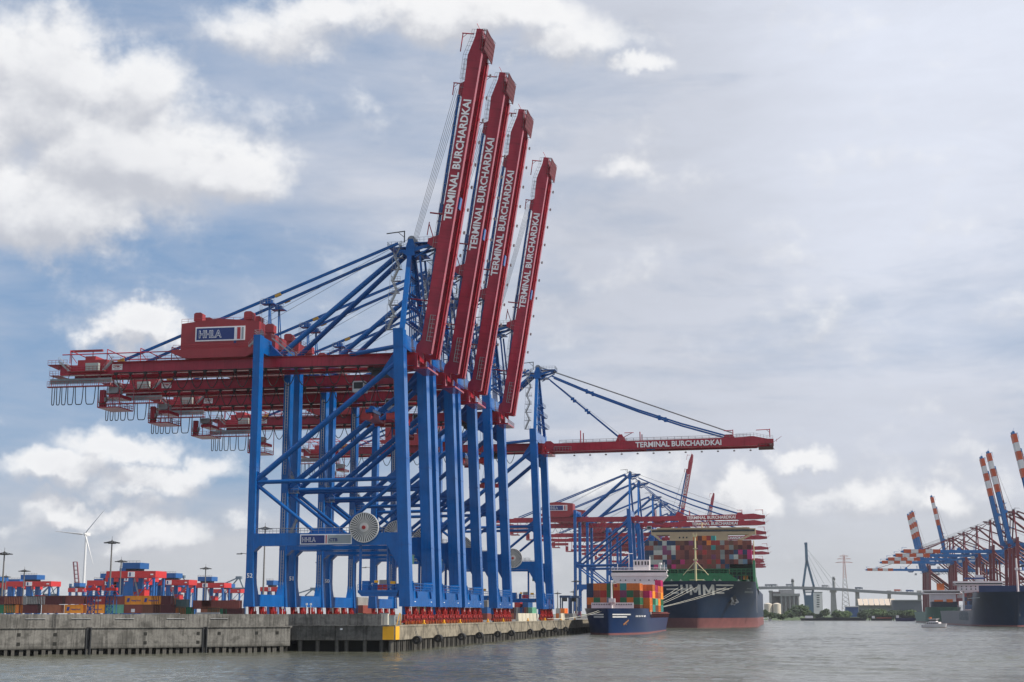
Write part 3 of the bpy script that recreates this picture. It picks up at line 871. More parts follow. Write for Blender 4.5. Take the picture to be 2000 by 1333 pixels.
    if near:
        b = MB(); b.box(73.4, 78.4, -4.9, 4.9, -3.3, -3.15)
        for x in (73.6, 76, 78.2):
            for y in (-4.7, -1.6, 1.6, 4.7): b.tube((x, y, -3.2), (x, y, -2.2), .08, 4)
        b.rail([(73.4, -4.9, -3.2), (78.4, -4.9, -3.2), (78.4, 4.9, -3.2)], 1.1, 1.2, .06)
        for k in range(5): b.tube((73.5 + k * 1.1, -4.9, -3.3), (74.4 + k * 1.1, 4.9, -3.3), .08, 3)
        b.build('tip_platform', mat('tip_dark_red', (.13, .012, .018), .6, var=.3), bm)
    b = MB()
    for (x, h, L) in ((77.4, 2.7, 4.6), (65.0, 2.8, 3.0)):
        b.tube((x, -3.8, 0), (x, -3.8, h + .2), .15, 4).tube((x, -3.8, h), (x - L, -3.8, h - .1), .13, 4)
        b.tube((x, -3.8, h - 1.1), (x - 1.2, -3.8, h), .08, 3)
    b.beam((27.6, -3.7, 1.6), (30.4, -3.7, 3.0), .2).tube((27.8, -3.7, 3.1), (31.0, -3.7, 3.1), .12, 4)
    b.build('davit', BO, bm)
    if near:
        r = MB()
        for yy in (-4.3, -3.2, 3.2, 4.3): r.rail([(5, yy, .12), (71, yy, .12)], 1.1, 2.4, .045)
        r.rail([(66, -4.3, .4), (72, -4.3, .55), (76.4, -4.3, -.5), (78.4, -4.3, -.6)], 1.1, 1.2, .05)
        r.rail([(3.2, -4.5, -2.4), (9.2, -4.5, -2.4)], 1.3, 1.0, .06)
        r.tube((3.2, -4.5, -1.2), (9.2, -4.5, -1.2), .05, 3)
        r.build('railing', GALV, bm)
        b = MB()
        for k in range(12):
            x = 9.0 + k * 5.6; b.tube((x, 4.5, -2.6), (x, 5.2, -3.1), .05, 3); b.box(x - .35, x + .35, 4.9, 5.4, -3.5, -3.1)
        b.build('floodlight', GALV, bm)
        b = MB(); b.box(35.2, 38.0, -2.3, -.6, -3.0, -2.4); b.build('catch_box', BLUE, bm)
    for (x, h) in ((12.5, 4.4), (33.2, 3.3)):
        b = MB()
        for yy in (-3.75, 3.75): MB().tube((x, yy, .0), (x, yy, h), .2, 5).build('rope_support', BO, bm)
    b = MB(); b.tube((78.6, 0, -1.2), (81.3, -.6, .6), .07, 3).tube((79.6, -.3, -1.2), (79.6, -.3, -.2), .07, 3)
    b.build('beacon_rod', BO, bm)
    if pal is PAL_B:
        part('lettering', text_mesh('TERMINAL BURCHARDKAI', 2.55, .03, .07, m=WHITE, width=29.4), bm, (31.6, -4.43, -2.12))
    if bands:
        m1 = mat('band_white', (.70, .70, .70), .5, var=.06); m2 = mat('band_orange_red', (.55, .09, .025), .5, var=.1)
        for k in range(5):
            b = MB(); x0 = 76.5 - (k + 1) * 6.6
            b.box(x0, x0 + 6.5, -4.5, 4.5, -2.65, .62)
            b.build('warning_band', m2 if k % 2 == 0 else m1, bm)
    # stays
    a = radians(angle)
    def B(u, v, y): return (HINGE[0] + u * cos(a) - v * sin(a), y, HINGE[2] + u * sin(a) + v * cos(a))
    for sy in (-1, 1):
        if angle < 30:
            fs = MB(); fp = [Vector((1.6, sy * 2.4, 84.9)).lerp(Vector(B(62.6, 1.0, sy * 3.75)), k / 4) - Vector((0, 0, 1.5 * 4 * (k / 4) * (1 - k / 4))) for k in range(5)]
            for k in range(4): fs.beam(fp[k], fp[k + 1], .42, .55)
            fs.build('forestay', PI_, R)
            MB().beam((.4, sy * 2.2, 84.0), B(25.6, 2.0, sy * 3.75), .36, .45).build('forestay', PI_, R)
            if near:
                b = MB()
                for t in (.2, .235, .62, .655):
                    p = Vector((1.6, sy * 2.4, 84.9)).lerp(Vector(B(62.6, 1.0, sy * 3.75)), t) - Vector((0, 0, 1.4 * 4 * t * (1 - t)))
                    b.box(p.x - .7, p.x + .7, p.y - .35, p.y + .35, p.z - .45, p.z + .35)
                for t in (.35, .55):
                    p = Vector((.4, sy * 2.2, 84.0)).lerp(Vector(B(25.6, 2.0, sy * 3.75)), t)
                    b.box(p.x - .6, p.x + .6, p.y - .3, p.y + .3, p.z - .6, p.z + .4)
                b.build('stay_joint', PI_, R)
        else:
            p0, p1, p2 = B(62.2, 1.2, sy * 3.7), (2.6 + 0, sy * 2.6, 87.0), (.6, sy * 3.0, 66.4)
            b = MB(); b.beam(p0, p1, .45, .6)
            c = Vector(p0).lerp(Vector(p1), .74); b.beam(c, c + (Vector(p1) - Vector(p0)).normalized() * 2.2, .6, .8)
            b.beam(p1, p2, .4, .5)
            b.beam(p2, (-1.2, sy * 2.4, 84.0), .36, .45)
            b.build('forestay', PI_, R)
    b = MB()
    rr = .055 if near else .07
    for k in range(5 if near else 2):
        y = -1.8 + k * .9
        b.tube((-3.0, y, 88.6), B(64.0 + .25 * k, 2.4, y * 1.8), rr, 3, caps=False)
    for k in range(2): b.tube((-4.6, -1 + 2 * k, 88.4), (-40.0, -2 + 4 * k, 70.2), rr, 3, caps=False)
    if near and angle < 30: b.tube((.4, 0, 84.2), B(26.5, 2.6, 0), rr, 3, caps=False)
    b.build('hoist_rope', ROPE, R)
    # ---------------- rear festoon, cage, trolley
    if near:
        b = MB()
        b.box(-91.0, -74.5, -5.6, -4.6, 55.05, 55.3); b.rail([(-91, -5.6, 55.3), (-74.5, -5.6, 55.3)], 1.2, 1.1, .05)
        b.rail([(-91, -4.6, 55.3), (-74.5, -4.6, 55.3)], 1.2, 1.1, .05)
        for x in (-90, -86, -82, -78, -75): b.tube((x, -5.5, 55.2), (x, -4.5, 58.3), .1, 4)
        b.build('festoon_platform', REDL, R)
        b = MB(); b.box(-90.4, -74.8, -5.35, -5.25, 55.9, 57.1); b.build('grating_panel', mat('grating_grey', (.22, .25, .26), .6, var=.15, dscale=2), R)
        xs = [(-89.9, .7), (-88.7, .9), (-87.4, 1.1), (-85.9, 1.5), (-84.0, 2.0), (-81.4, 2.5), (-78.2, 2.4)]
        for (x, w) in xs:
            b = MB(); b.path([(x + w * (.5 - .5 * cos(pi * t / 10)) if False else x + w * (.5 + .5 * (1 if t > 5 else -1) * (abs(t - 5) / 5) ** .45), -5.1, 55.1 - 4.2 * (1 - ((t - 5) / 5) ** 4)) for t in range(11)], .11, 4)
            b.build('festoon_cable', DARK, R)
        x = -74.0
        while x < -12:
            w = 3.7; b = MB()
            b.path([(x + w * t / 10, -5.0, 57.9 - 3.9 * (1 - ((t - 5) / 5) ** 2)) for t in range(11)], .11, 4)
            b.box(x - .35, x + .35, -5.3, -4.7, 57.7, 58.3)
            b.build('festoon_cable', DARK, R)
            x += w
        b = MB(); b.tube((-74, -5.0, 58.2), (-8, -5.0, 58.2), .12, 4); b.tube((-74, -4.7, 56.6), (-8, -4.7, 57.2), .06, 3); b.build('festoon_rail', STEELD, R)
        # service cage under the tail
        b = MB()
        x0, x1, y0, y1 = -78.6, -73.2, -4.2, 3.6
        for (x, y) in ((x0, y0), (x1, y0), (x0, y1), (x1, y1)): b.tube((x, y, 50.2), (x, y, 58.0), .12, 4)
        b.box(x0, x1, y0, y1, 50.1, 50.35)
        b.rail([(x0, y0, 50.3), (x1, y0, 50.3), (x1, y1, 50.3), (x0, y1, 50.3), (x0, y0, 50.3)], 1.1, 1.0, .06)
        b.box(x0 + .3, x0 + 1.5, y0 + .2, y0 + 1.2, 50.4, 54.4); b.box(x0 + 2.4, x1 - .3, y0 + .5, y1 - .5, 52.6, 53.4)
        b.tube((x0, y0, 50.3), (x1, y0, 54.0), .07, 3)
        b.build('service_cage', RED, R)
        b = MB(); b.box(-76.2, -73.8, -3.9, -1.2, 53.6, 55.0).box(-78.0, -76.9, -3.9, -2.6, 51.6, 52.6); b.build('cabinet', GALV, R)
        # tail machinery and stairs outside the web
        b = MB()
        b.box(-86.0, -76.4, -6.2, -4.5, 58.6, 58.75); b.rail([(-86, -6.2, 58.7), (-76.4, -6.2, 58.7)], 1.1, 1.0, .05)
        b.box(-84.8, -77.4, -3.0, 3.0, 60.6, 61.9); b.box(-83.2, -80.6, -2.4, 2.4, 61.9, 62.9)
        b.box(-91.4, -86.5, -5.0, 5.0, 60.5, 60.65); b.rail([(-91.4, -5, 60.6), (-86.5, -5, 60.6)], 1.1, 1.0, .05)
        b.prism([(-91.4, 60.5), (-88.5, 59.2), (-88.5, 60.5)], -4.8, -4.6); b.box(-90.8, -88.5, -5.0, 5.0, 57.9, 58.05)
        b.rail([(-90.8, -5, 58.0), (-88.5, -5, 58.0)], 1.1, .8, .05)
        b.box(-88.2, -80.0, -.3, .3, 64.4, 64.9); b.tube((-88, 0, 61), (-88, 0, 64.5), .12, 4); b.tube((-82.5, 0, 61), (-82.5, 0, 64.5), .12, 4)
        b.build('tail_machinery', REDL, R)
        b = MB(); b.box(-81.3, -78.0, -6.1, -5.2, 58.8, 60.6); b.build('cabinet', GREENG, R)
        b = MB(); b.stair((-88.2, -5.6, 61.2), (-85.4, -5.6, 58.7), .8).stair((-77.0, -5.6, 58.7), (-74.6, -5.6, 61.2), .8)
        for k in range(12): b.tube((-91.2, -4.6, 55.3 + k * .5), (-91.2, -4.0, 55.3 + k * .5), .04, 3)
        b.build('stair', GALV, R)
        b = MB(); b.box(-75.3, -72.7, -4.46, -4.41, 59.0, 60.4); b.build('sign_board', WHITE, R)
        part('lettering', text_mesh('ZPMC', .85, .02, .01, m=SIGNR, width=2.1), R, (-75.05, -4.48, 59.55))
        part('lettering', text_mesh('上海振华', .3, .02, m=STEELD, width=1.4) if False else text_mesh('CRANE', .35, .02, m=STEELD, width=1.3), R, (-74.65, -4.48, 59.15))
    if not near:
        b = MB(); b.box(-90, -76, -5.4, -4.8, 55, 57); b.build('festoon_platform', REDL if pal is PAL_B else EPI_, R)
        b = MB(); b.box(-78.4, -73.4, -4, 3, 50.2, 50.8).box(-78.2, -76.6, -3.8, -1, 51, 54.5)
        for x in (-78.3, -73.5): b.tube((x, -3.9, 50.5), (x, -3.9, 58.2), .2, 4)
        b.build('service_cage', GI, R)
        b = MB()
        for k in range(14): b.path([(-72 + 4.4 * k, -5, 58), (-70.6 + 4.4 * k, -5, 55.2), (-69.0 + 4.4 * k, -5, 55.2), (-67.6 + 4.4 * k, -5, 58)], .14, 3)
        b.build('festoon_cable', DARK, R)['kind'] = 'stuff'
    # trolley, head block and spreader
    tx = trolley_x
    b = MB(); b.box(tx - 3.6, tx + 3.6, -3.4, 3.4, 57.3, 57.9); b.box(tx - 2.8, tx + 2.4, -2.4, 2.6, 56.4, 57.4)
    for yy in (-2.9, 2.9): b.box(tx - 3.4, tx - 2.4, yy - .2, yy + .2, 57.9, 58.4); b.box(tx + 2.4, tx + 3.4, yy - .2, yy + .2, 57.9, 58.4)
    b.build('trolley', STEELD if near else GI, R)
    b = MB(); b.box(tx - 7.6, tx - 4.8, -1.5, 1.5, 52.7, 55.2); cb = b.build('operator_cabin', mat('cabin_white', (.6, .6, .6), .4, var=.05), R)
    b = MB(); b.box(tx - 7.3, tx - 5.1, -1.54, -1.51, 53.4, 54.9); b.box(tx - 7.64, tx - 7.61, -1.3, 1.3, 53.2, 54.9); b.build('window', STEELD, cb)
    if near:
        b = MB()
        for s in (-1, 1):
            cx = tx + 3.0 * s
            b = MB(); b.box(cx - .9, cx + .9, -3.3, 3.3, 47.6, 48.3); b.tube((cx, -1.4, 48.6), (cx, 1.4, 48.6), .75, 12)
            b.build('head_block', BLUE, R)
        for s in (-1, 1):
            cx = tx + 3.0 * s
            b = MB(); b.box(cx - 1.1, cx + 1.1, -6.0, 6.0, 46.0, 46.5); b.box(cx - .8, cx + .8, -2.4, 2.4, 46.5, 47.5)
            for yy in (-5.9, 5.9): b.box(cx - 1.2, cx + 1.2, yy - .25, yy + .25, 45.5, 46.9)
            b.build('spreader', RED2, R)
        b = MB()
        for s in (-1, 1):
            for yy in (-1.6, 1.6): b.tube((tx + 3 * s - .4, yy, 48.8), (tx + 2 * s, yy, 57.3), .05, 3, caps=False)
        b.build('hoist_rope', ROPE, R)
    # cable reel
    b = MB(); b.tube((-10.5, -12.75, 20.9), (-10.5, -12.35, 20.9), 3.15, 48); rl = b.build('cable_reel', DARK if near else REELG, R)
    if near:
        b = MB()
        for k in range(36):
            t0 = 2 * pi * k / 36; t1 = t0 + 2 * pi / 36 * .54
            r0, r1 = .95, 3.2
            P = lambda t, r, y: (-10.5 + r * cos(t), y, 20.9 + r * sin(t))
            b._a([P(t0, r0, -12.86), P(t1, r0, -12.86), P(t1, r1, -12.86), P(t0, r1, -12.86), P(t0, r0, -12.76), P(t1, r0, -12.76), P(t1, r1, -12.76), P(t0, r1, -12.76)],
                 [(0, 1, 2, 3), (7, 6, 5, 4), (1, 5, 6, 2), (3, 7, 4, 0), (2, 6, 7, 3)])
        b.build('spoke', REELG, rl)
        b = MB(); N = 48
        for k in range(N):
            t0, t1 = 2 * pi * k / N, 2 * pi * (k + 1) / N
            b._a([P(t0, 3.1, -12.9), P(t1, 3.1, -12.9), P(t1, 3.27, -12.9), P(t0, 3.27, -12.9), P(t0, 3.27, -12.3), P(t1, 3.27, -12.3)], [(0, 1, 2, 3), (3, 2, 5, 4)])
        b.build('rim', REELG, rl)
        MB().tube((-10.5, -12.95, 20.9), (-10.5, -12.8, 20.9), 1.0, 24).build('hub_plate', REELG, rl)
    b = MB(); b.tube((-10.5, -13.2, 20.9), (-10.5, -12.9, 20.9), .42, 14); b.build('hub', RED2, rl)
    # lettering on the portal beam
    if pal is PAL_B:
        b = MB(); b.box(-25.2, -13.4, -12.18, -12.11, 17.35, 19.55); sb = b.build('sign_board', WHITE, R)
        b = MB(); b.box(-24.95, -19.6, -12.22, -12.185, 17.55, 19.35); b.build('sign_field', SIGNB, sb)
        b = MB(); b.box(-19.35, -19.1, -12.22, -12.185, 17.55, 19.35); b.build('sign_stripe', SIGNR, sb)
        b = MB(); b.box(-18.9, -13.6, -12.22, -12.185, 17.55, 19.35); b.build('sign_field', SIGNG, sb)
        part('lettering', text_mesh('HHLA', 1.4, .03, .03, m=WHITE, width=3.1), sb, (-24.7, -12.25, 17.9))
        part('lettering', text_mesh('HHLA', 1.4, .03, -.03, m=SIGNB, width=3.02), sb, (-24.66, -12.27, 17.92))
        part('lettering', text_mesh('CTB', .95, .03, .03, m=SIGNB, width=1.9), sb, (-18.5, -12.25, 18.0))
    if near:
        # drive-station platform under the portal
        b = MB()
        b.box(-11.8, -2.9, -12.4, -9.0, 6.9, 7.4); b.prism([(-11.8, 6.9), (-11.0, 6.1), (-3.2, 6.1), (-2.9, 6.9)], -12.2, -9.2)
        for x in (-11.6, -5.4): b.tube((x, -11.2, 7.4), (x, -11.2, 17.1), .32, 8)
        b.rail([(-11.8, -12.4, 7.4), (-2.9, -12.4, 7.4)], 1.2, 1.1, .05).rail([(-11.8, -9.0, 7.4), (-2.9, -9.0, 7.4)], 1.2, 1.1, .05)
        b.box(-11.0, -9.6, -11.8, -9.6, 7.4, 9.4); b.box(-8.7, -7.9, -11.0, -10.2, 7.4, 9.1)
        pf = b.build('service_platform', BLUE, R)
        b = MB(); b.box(-7.4, -5.3, -12.2, -11.0, 7.45, 8.6); b.build('cabinet', RED2, pf)
        b = MB(); b.box(-7.2, -5.5, -11.6, -10.2, 8.6, 9.6); b.build('cabinet', GALV, pf)
        b = MB(); b.box(-8.2, -7.4, -12.0, -11.5, 9.0, 9.5); b.box(-4.6, -3.5, -12.0, -11.5, 8.7, 9.3); b.build('buffer', YEL, pf)
        # transformer pod beneath the far beam
        b = MB(); b.box(-6.8, -4.2, 5.2, 7.4, 13.6, 15.6).tube((-5.2, 6.2, 15.6), (-5.2, 6.2, 17), .2, 5); b.build('cable_drum_pod', mat('pod_green', (.05, .12, .09), .5, var=.1), R)
        # fender ledge between the waterside legs
        b = MB()
        for z in (8.9, 8.2, 7.6): b.tube((-.1, -9.1, z), (-.1, 9.1, z), .09, 4)
        for k in range(13): b.tube((-.1, -9.0 + 1.5 * k, 7.3), (-.1, -9.0 + 1.5 * k, 8.9), .07, 4)
        b.build('railing', BLUE2, R)['kind'] = 'stuff'
        MB().box(-1.4, -.1, -9.1, 9.1, 7.22, 7.32).build('ledge', BLUE2, R)
        for yy in (-6.5, 6.5): MB().prism([(yy - .9, 7.2), (yy + .9, 7.2), (yy, 5.7)], -.12, .25, 'x').build('bracket', BLUE2, R)
        b = MB(); b.box(-.12, -.06, -8.2, -7.2, 4.9, 5.05).box(-.12, -.06, 7.2, 8.2, 4.9, 5.05); b.build('floodlight', WHITE, R)
        b = MB(); b.tube((-37.5, -12.0, 15.4), (-38.9, -12.0, 15.6), .06, 4).box(-39.8, -38.6, -12.2, -11.8, 15.3, 15.5); b.build('floodlight', STEELD, R)
    # bogies
    for (rx, side) in ((-1.25, 1), (-36.7, 0)):
        if near:
            for yc in (-10.2, -3.45, 3.45, 10.2):
                b = MB()
                b.prism([(yc - 1.5, 3.9), (yc - .5, 2.1), (yc + .5, 2.1), (yc + 1.5, 3.9)][::-1], rx - .12, rx + .12, 'x')
                b.prism([(yc - .6, 3.9), (yc - .3, 2.2), (yc + .3, 2.2), (yc + .6, 3.9)][::-1], rx - .5, rx + .5, 'x')
                b.prism([(yc - 2.7, 1.0), (yc + 2.7, 1.0), (yc + 2.2, 1.55), (yc + .5, 2.35), (yc - .5, 2.35), (yc - 2.2, 1.55)], rx - .35, rx + .35, 'x')
                for s in (-1, 1):
                    b.prism([(yc + s * 1.75 - 1.35, .45), (yc + s * 1.75 + 1.35, .45), (yc + s * 1.75 + .8, 1.15), (yc + s * 1.75 - .8, 1.15)], rx - .5, rx + .5, 'x')
                    b.beam((rx + .55, yc + s * .9, 3.8), (rx + .55, yc + s * 2.1, 1.2), .16); b.beam((rx + .62, yc - s * .9, 3.1), (rx + .62, yc + s * .6, 1.1), .14); b.box(rx + .3, rx + .7, yc + s * 2.3 - .2, yc + s * 2.3 + .2, 1.2, 2.0)
                    b.tube((rx + .62, yc + s * 1.5, 1.5), (rx + .2, yc + s * 1.5, 1.5), .42, 8)
                bo = b.build('bogie', RED2, R)
                b = MB()
                for s in (-2.45, -1.1, 1.1, 2.45): b.tube((rx - .12, yc + s, .42), (rx + .12, yc + s, .42), .42, 12)
                b.build('wheel', STEELD, bo)
                b = MB()
                for s in (-2.9, -1.75, -.6, .6, 1.75, 2.9): b.box(rx + .42, rx + .60, yc + s - .14, yc + s + .14, .08, .8)
                b.build('wheel_guard', ORNG, bo)
                b = MB()
                for s in (-1.9, .2): b.beam((rx + .72, yc + s, .1), (rx + .72, yc + s + .5, 1.6), .1)
                b.tube((rx + .72, yc - 3.2, 1.3), (rx + .72, yc + 3.2, 1.3), .05, 3)
                b.box(rx - .3, rx + .3, yc + 2.0, yc + 2.7, 1.5, 2.9); b.box(rx - .25, rx + .25, yc - 3.3, yc - 2.6, 1.1, 2.2)
                for s in (-3.1, -2.2, 1.0, 2.9): b.tube((rx + .75, yc + s, .1), (rx + .75, yc + s, 1.35), .05, 3)
                b.build('brake_gear', mat('gear_dark_red', (.12, .02, .015), .6, var=.3), bo)
        else:
            b = MB()
            for yc in (-9, 9): b.prism([(yc - 3.2, .3), (yc + 3.2, .3), (yc + 1.4, 3.9), (yc - 1.4, 3.9)], rx - .5, rx + .5, 'x')
            b.build('bogie', RED2, R)
    return R

EPI_ = STEELD
PAL_B = dict(frame=BLUE, pipe=BLUE2, girder=RED, boom=RED, house=REDL)
QX, QZ = -78.5, 5.12
near_up = build_crane('gantry_crane', True, PAL_B, 80.9, 'nearest gantry crane at the quay corner, lettered red boom raised highest', 'gantry crane', (QX, 323.9, QZ), group='blue and red gantry cranes in the front row')
kids = kid_map()
LAB = [(352.6, '51', 'blue and red gantry crane with raised boom, second from the quay corner'),
       (380.8, '50', 'blue and red gantry crane with raised boom, third from the quay corner'),
       (424.5, '49', 'gantry crane with the shortest-looking raised boom, fourth from the quay corner')]
def number(root, txt):
    part('lettering', text_mesh(txt, 1.35, .03, .02, m=WHITE), root, (-37.2, -12.24, 10.2))
fronts = []
for yc, num, lab in LAB:
    c = copy_tree(near_up, kids); c.location = (QX, yc, QZ); c['label'] = lab; fronts.append((c, num))
number(near_up, '52')
for c, num in fronts: number(c, num)
near_down = build_crane('gantry_crane', True, PAL_B, 0.6, 'front row gantry crane whose lettered red boom is lowered level over the water', 'gantry crane', (QX, 507.5, QZ), group='blue and red gantry cranes in the front row', trolley_x=-20)

# second berth, behind the big ship
far_dn = build_crane('gantry_crane', False, PAL_B, .6, 'far level-boomed gantry crane with signed red machinery house, nearest of its row', 'gantry crane', (QX - 7, 905, QZ), group='gantry cranes of the far berth', trolley_x=14)
kids = kid_map()
for i, (y, dx) in enumerate(((968, -7.5), (1085, -8), (1155, -8), (1345, -8.5), (1455, -8.5), (1640, -16), (1700, -16), (1800, -16), (1880, -16))):
    c = copy_tree(far_dn, kids); c.location = (QX + dx, y, QZ)
    c['label'] = f'level-boomed blue and red gantry crane over the large ship, {ORD[i + 1]} in its row'
far_up = build_crane('gantry_crane', False, PAL_B, 79, 'distant gantry crane with raised red boom standing over the large ship', 'gantry crane', (QX - 8, 1270, QZ), group='gantry cranes of the far berth')
kids = kid_map()
c = copy_tree(far_up, kids); c.location = (QX - 8, 1690, QZ); c['label'] = 'most distant raised red boom, small above the large ship'

# the terminal across the basin
EFR = mat('far_crane_maroon', (.17, .022, .03), .45, var=.1)
EPI = mat('far_crane_maroon_pipe', (.15, .02, .028), .45, var=.1)
EBO = mat('far_crane_boom_blue', (.012, .15, .42), .4, var=.08)
PAL_E = dict(frame=EFR, pipe=EPI, girder=EBO, boom=EBO, house=EBO)
S = .85
e_dn = build_crane('gantry_crane', False, PAL_E, .6, 'maroon gantry crane with level blue and banded boom, nearest across the basin', 'gantry crane', (162, 1212, 5), pi, group='maroon gantry cranes across the basin', bands=True, trolley_x=20)
e_dn.scale = (S, S, S)
kids = kid_map()
for i, y in enumerate((1295, 1385, 1470, 1715)):
    c = copy_tree(e_dn, kids); c.location = (162, y, 5); c['label'] = f'maroon gantry crane with level blue and banded boom, {ORD[i + 1]} in line across the basin'
e_up = build_crane('gantry_crane', False, PAL_E, 80, 'tallest maroon crane at the right edge, striped boom tip raised', 'gantry crane', (162, 975, 5), pi, group='maroon gantry cranes across the basin', bands=True)
e_up.scale = (S, S, S)
kids = kid_map()
for (y, lab) in ((1092, 'maroon crane with raised striped blue boom, nearer of the tall close pair'),
                 (1128, 'maroon crane with raised striped blue boom, farther of the tall close pair'),
                 (1500, 'maroon crane with a single raised striped boom left of the tall pair'),
                 (1720, 'far maroon crane with raised boom, nearest of the three overlapping tips'),
                 (1745, 'far maroon crane with raised boom, middle of the three overlapping tips'),
                 (1775, 'far maroon crane with raised boom, hindmost of the three overlapping tips')):
    c = copy_tree(e_up, kids); c.location = (162, y, 5); c['label'] = lab

# ------------------------------------------------------------------ shipping containers
CC = {'brick': (.25, .062, .045), 'maroon': (.10, .018, .02), 'red': (.42, .035, .03), 'orange': (.70, .20, .03), 'rust': (.46, .16, .08),
      'magenta': (.52, .02, .16), 'navy': (.015, .045, .12), 'blue': (.02, .10, .28), 'grey': (.28, .28, .27), 'steel_blue': (.16, .24, .33),
      'white': (.55, .54, .50), 'green': (.02, .16, .07), 'mint': (.16, .42, .28), 'teal': (.05, .30, .28), 'brown': (.20, .075, .04), 'lilac': (.24, .05, .14), 'amber': (.95, .36, .03), 'slate': (.10, .17, .17)}
def cmat(c): return mat('container_' + c + '_paint', CC[c], .55, var=.2, dirt=.30, dirtcol=tuple(q * .35 + .01 for q in CC[c]))
_CM = {}
def box_mesh(c, L, along='y', H=2.6):
    """corrugated steel box; the door end (bars and hinges) faces -Y when it lies along y"""
    k = (c, L, along, H)
    if k in _CM: return _CM[k]
    b = MB(); w = 1.219
    b.box(-w + .06, w - .06, .07, L - .07, .08, H - .05)
    for x in (-w, w - .16):
        for y in (0, L - .16): b.box(x, x + .16, y, y + .16, 0, H)
        b.box(x, x + .16, .16, L - .16, 0, .17); b.box(x, x + .16, .16, L - .16, H - .13, H)
    for y in (0, L - .14):
        b.box(-w + .16, w - .16, y, y + .14, 0, .15); b.box(-w + .16, w - .16, y, y + .14, H - .12, H)
    n = int(L / .56)
    for i in range(n):                                     # side corrugations
        y = .25 + (L - .5) * (i + .25) / n
        for x in (-w + .025, w - .06): b.box(x, x + .035, y, y + .26, .17, H - .13)
    for x in (-.75, -.32, .32, .75): b.box(x - .025, x + .025, .0, .07, .15, H - .12)     # lock rods
    b.box(-.012, .012, .035, .07, .15, H - .12)
    if along == 'x': b.v = [(y - L / 2, x, z) for (x, y, z) in b.v]; b.f = [tuple(reversed(f)) for f in b.f]
    _CM[k] = b.mesh('container', cmat(c)); return _CM[k]
NICE = {'steel_blue': 'steel blue', 'brick': 'brick red', 'maroon': 'dark maroon', 'amber': 'bright orange', 'slate': 'grey-green'}
def crate(c, x, y, z, L, lab, group, along='y', H=2.6, rz=0):
    o = bpy.data.objects.new('shipping_container', box_mesh(c, L, along, H)); COL.objects.link(o)
    o.location = (x, y, z); o.rotation_euler = (0, 0, rz)
    return tag(o, NICE.get(c, c) + ' ' + lab, 'container', group)
TIER = ['top', 'second', 'third', 'fourth', 'fifth', 'sixth', 'seventh']
NTH = ORD + ['thirteenth', 'fourteenth', 'fifteenth', 'sixteenth', 'seventeenth', 'eighteenth', 'nineteenth', 'twentieth', 'twenty-first', 'twenty-second', 'twenty-third', 'twenty-fourth']

# the yard behind the flood wall: two rows of stacks seen along their long sides
YY = 424.0
def yard(px0, px1, tier, c, note='', logo=None, y=YY):
    p0, p1 = at(px0, 1180, y), at(px1, 1180, y)
    w = p1.x - p0.x; L = 6.06 if w < 8 else 12.19
    x0 = p1.x - L                                      # right ends are what shows; a stack hides what lies behind it
    z = 4.3 + 2.6 * tier
    o = crate(c, p1.x - L / 2, y, z + .72, L, note, 'containers in the yard behind the flood wall', 'x', 2.58)
    if logo:
        sq = mat('logo_blue', (.02, .06, .30), .5)
        if logo == 'orange_line':
            q = MB(); q.prism([(-L / 2 + .7 + .28 * 0, .75), (-L / 2 + 1.5, .75), (-L / 2 + 1.75, 1.9), (-L / 2 + .95, 1.9)], -1.27, -1.24); q.build('emblem', sq, o)
            part('lettering', text_mesh('Hapag-Lloyd', .62, .02, .012, m=sq, width=3.0), o, (-.85 if L < 8 else -3, -1.27, 1.0))
        if logo == 'k': part('lettering', text_mesh('K LINE', .8, .02, .012, m=WHITE, width=2.5), o, (-.6, -1.27, 1.0))
        if logo == 'patch': q = MB(); q.box(-.6, .6, -1.26, -1.23, .3, 1.3); q.build('placard', WHITE, o)
    return o
yard(-60, 46, 2, 'maroon', '40 foot container at the left edge of the upper row')
yard(-60, 34, 1, 'green', 'tank-framed container at the left edge of the lower row')
for (a_, b_, t_, c_, nt_, lg) in (
    (40, 48, 2, 'rust', 'container end between the dark one and the grey one, upper row', None),
    (49, 82, 2, 'grey', 'container in the upper row beside a black and white placard', None),
    (82, 91, 2, 'white', 'container end with black marks, upper row', None),
    (91, 112, 2, 'maroon', 'container just right of the placarded white end, upper row', None),
    (109, 124, 2.05, 'maroon', 'open-ribbed container end slightly higher than its neighbours', None),
    (124, 167, 2.05, 'brick', 'container above the left orange lettered box', None),
    (40, 48, 1, 'orange', 'container end in the lower row beside the green one', None),
    (49, 77, 1, 'maroon', 'container in the lower row, left of the long salmon one', None),
    (78, 122, 1, 'rust', 'container with a white corner post, lower row', None),
    (123, 166, 1, 'amber', 'container with blue lettering, leftmost of the lower row', 'orange_line'),
    (169, 208, 2, 'red', 'container with white lettering behind the lattice posts', 'k'),
    (169, 208, 1, 'amber', 'container with blue lettering behind the lattice posts', 'orange_line'),
    (222, 247, 2, 'brick', 'container left of the two upper orange lettered boxes', None),
    (209, 246, 1, 'mint', 'container in the lower row beside the lattice post', None),
    (249, 283, 2, 'amber', 'container with blue lettering, left of the upper pair', 'orange_line'),
    (285, 317, 2, 'amber', 'container with blue lettering, right of the upper pair', 'orange_line'),
    (248, 282, 1, 'brick', 'container with a white placard, lower row', 'patch'),
    (284, 317, 1, 'brown', 'container beneath the right upper orange box', None),
    (319, 336, 2, 'maroon', 'container end right of the upper orange pair', None),
    (320, 340, 1, 'maroon', 'container end in the lower row right of the brown one', None)):
    yard(a_, b_, t_, c_, nt_, lg)
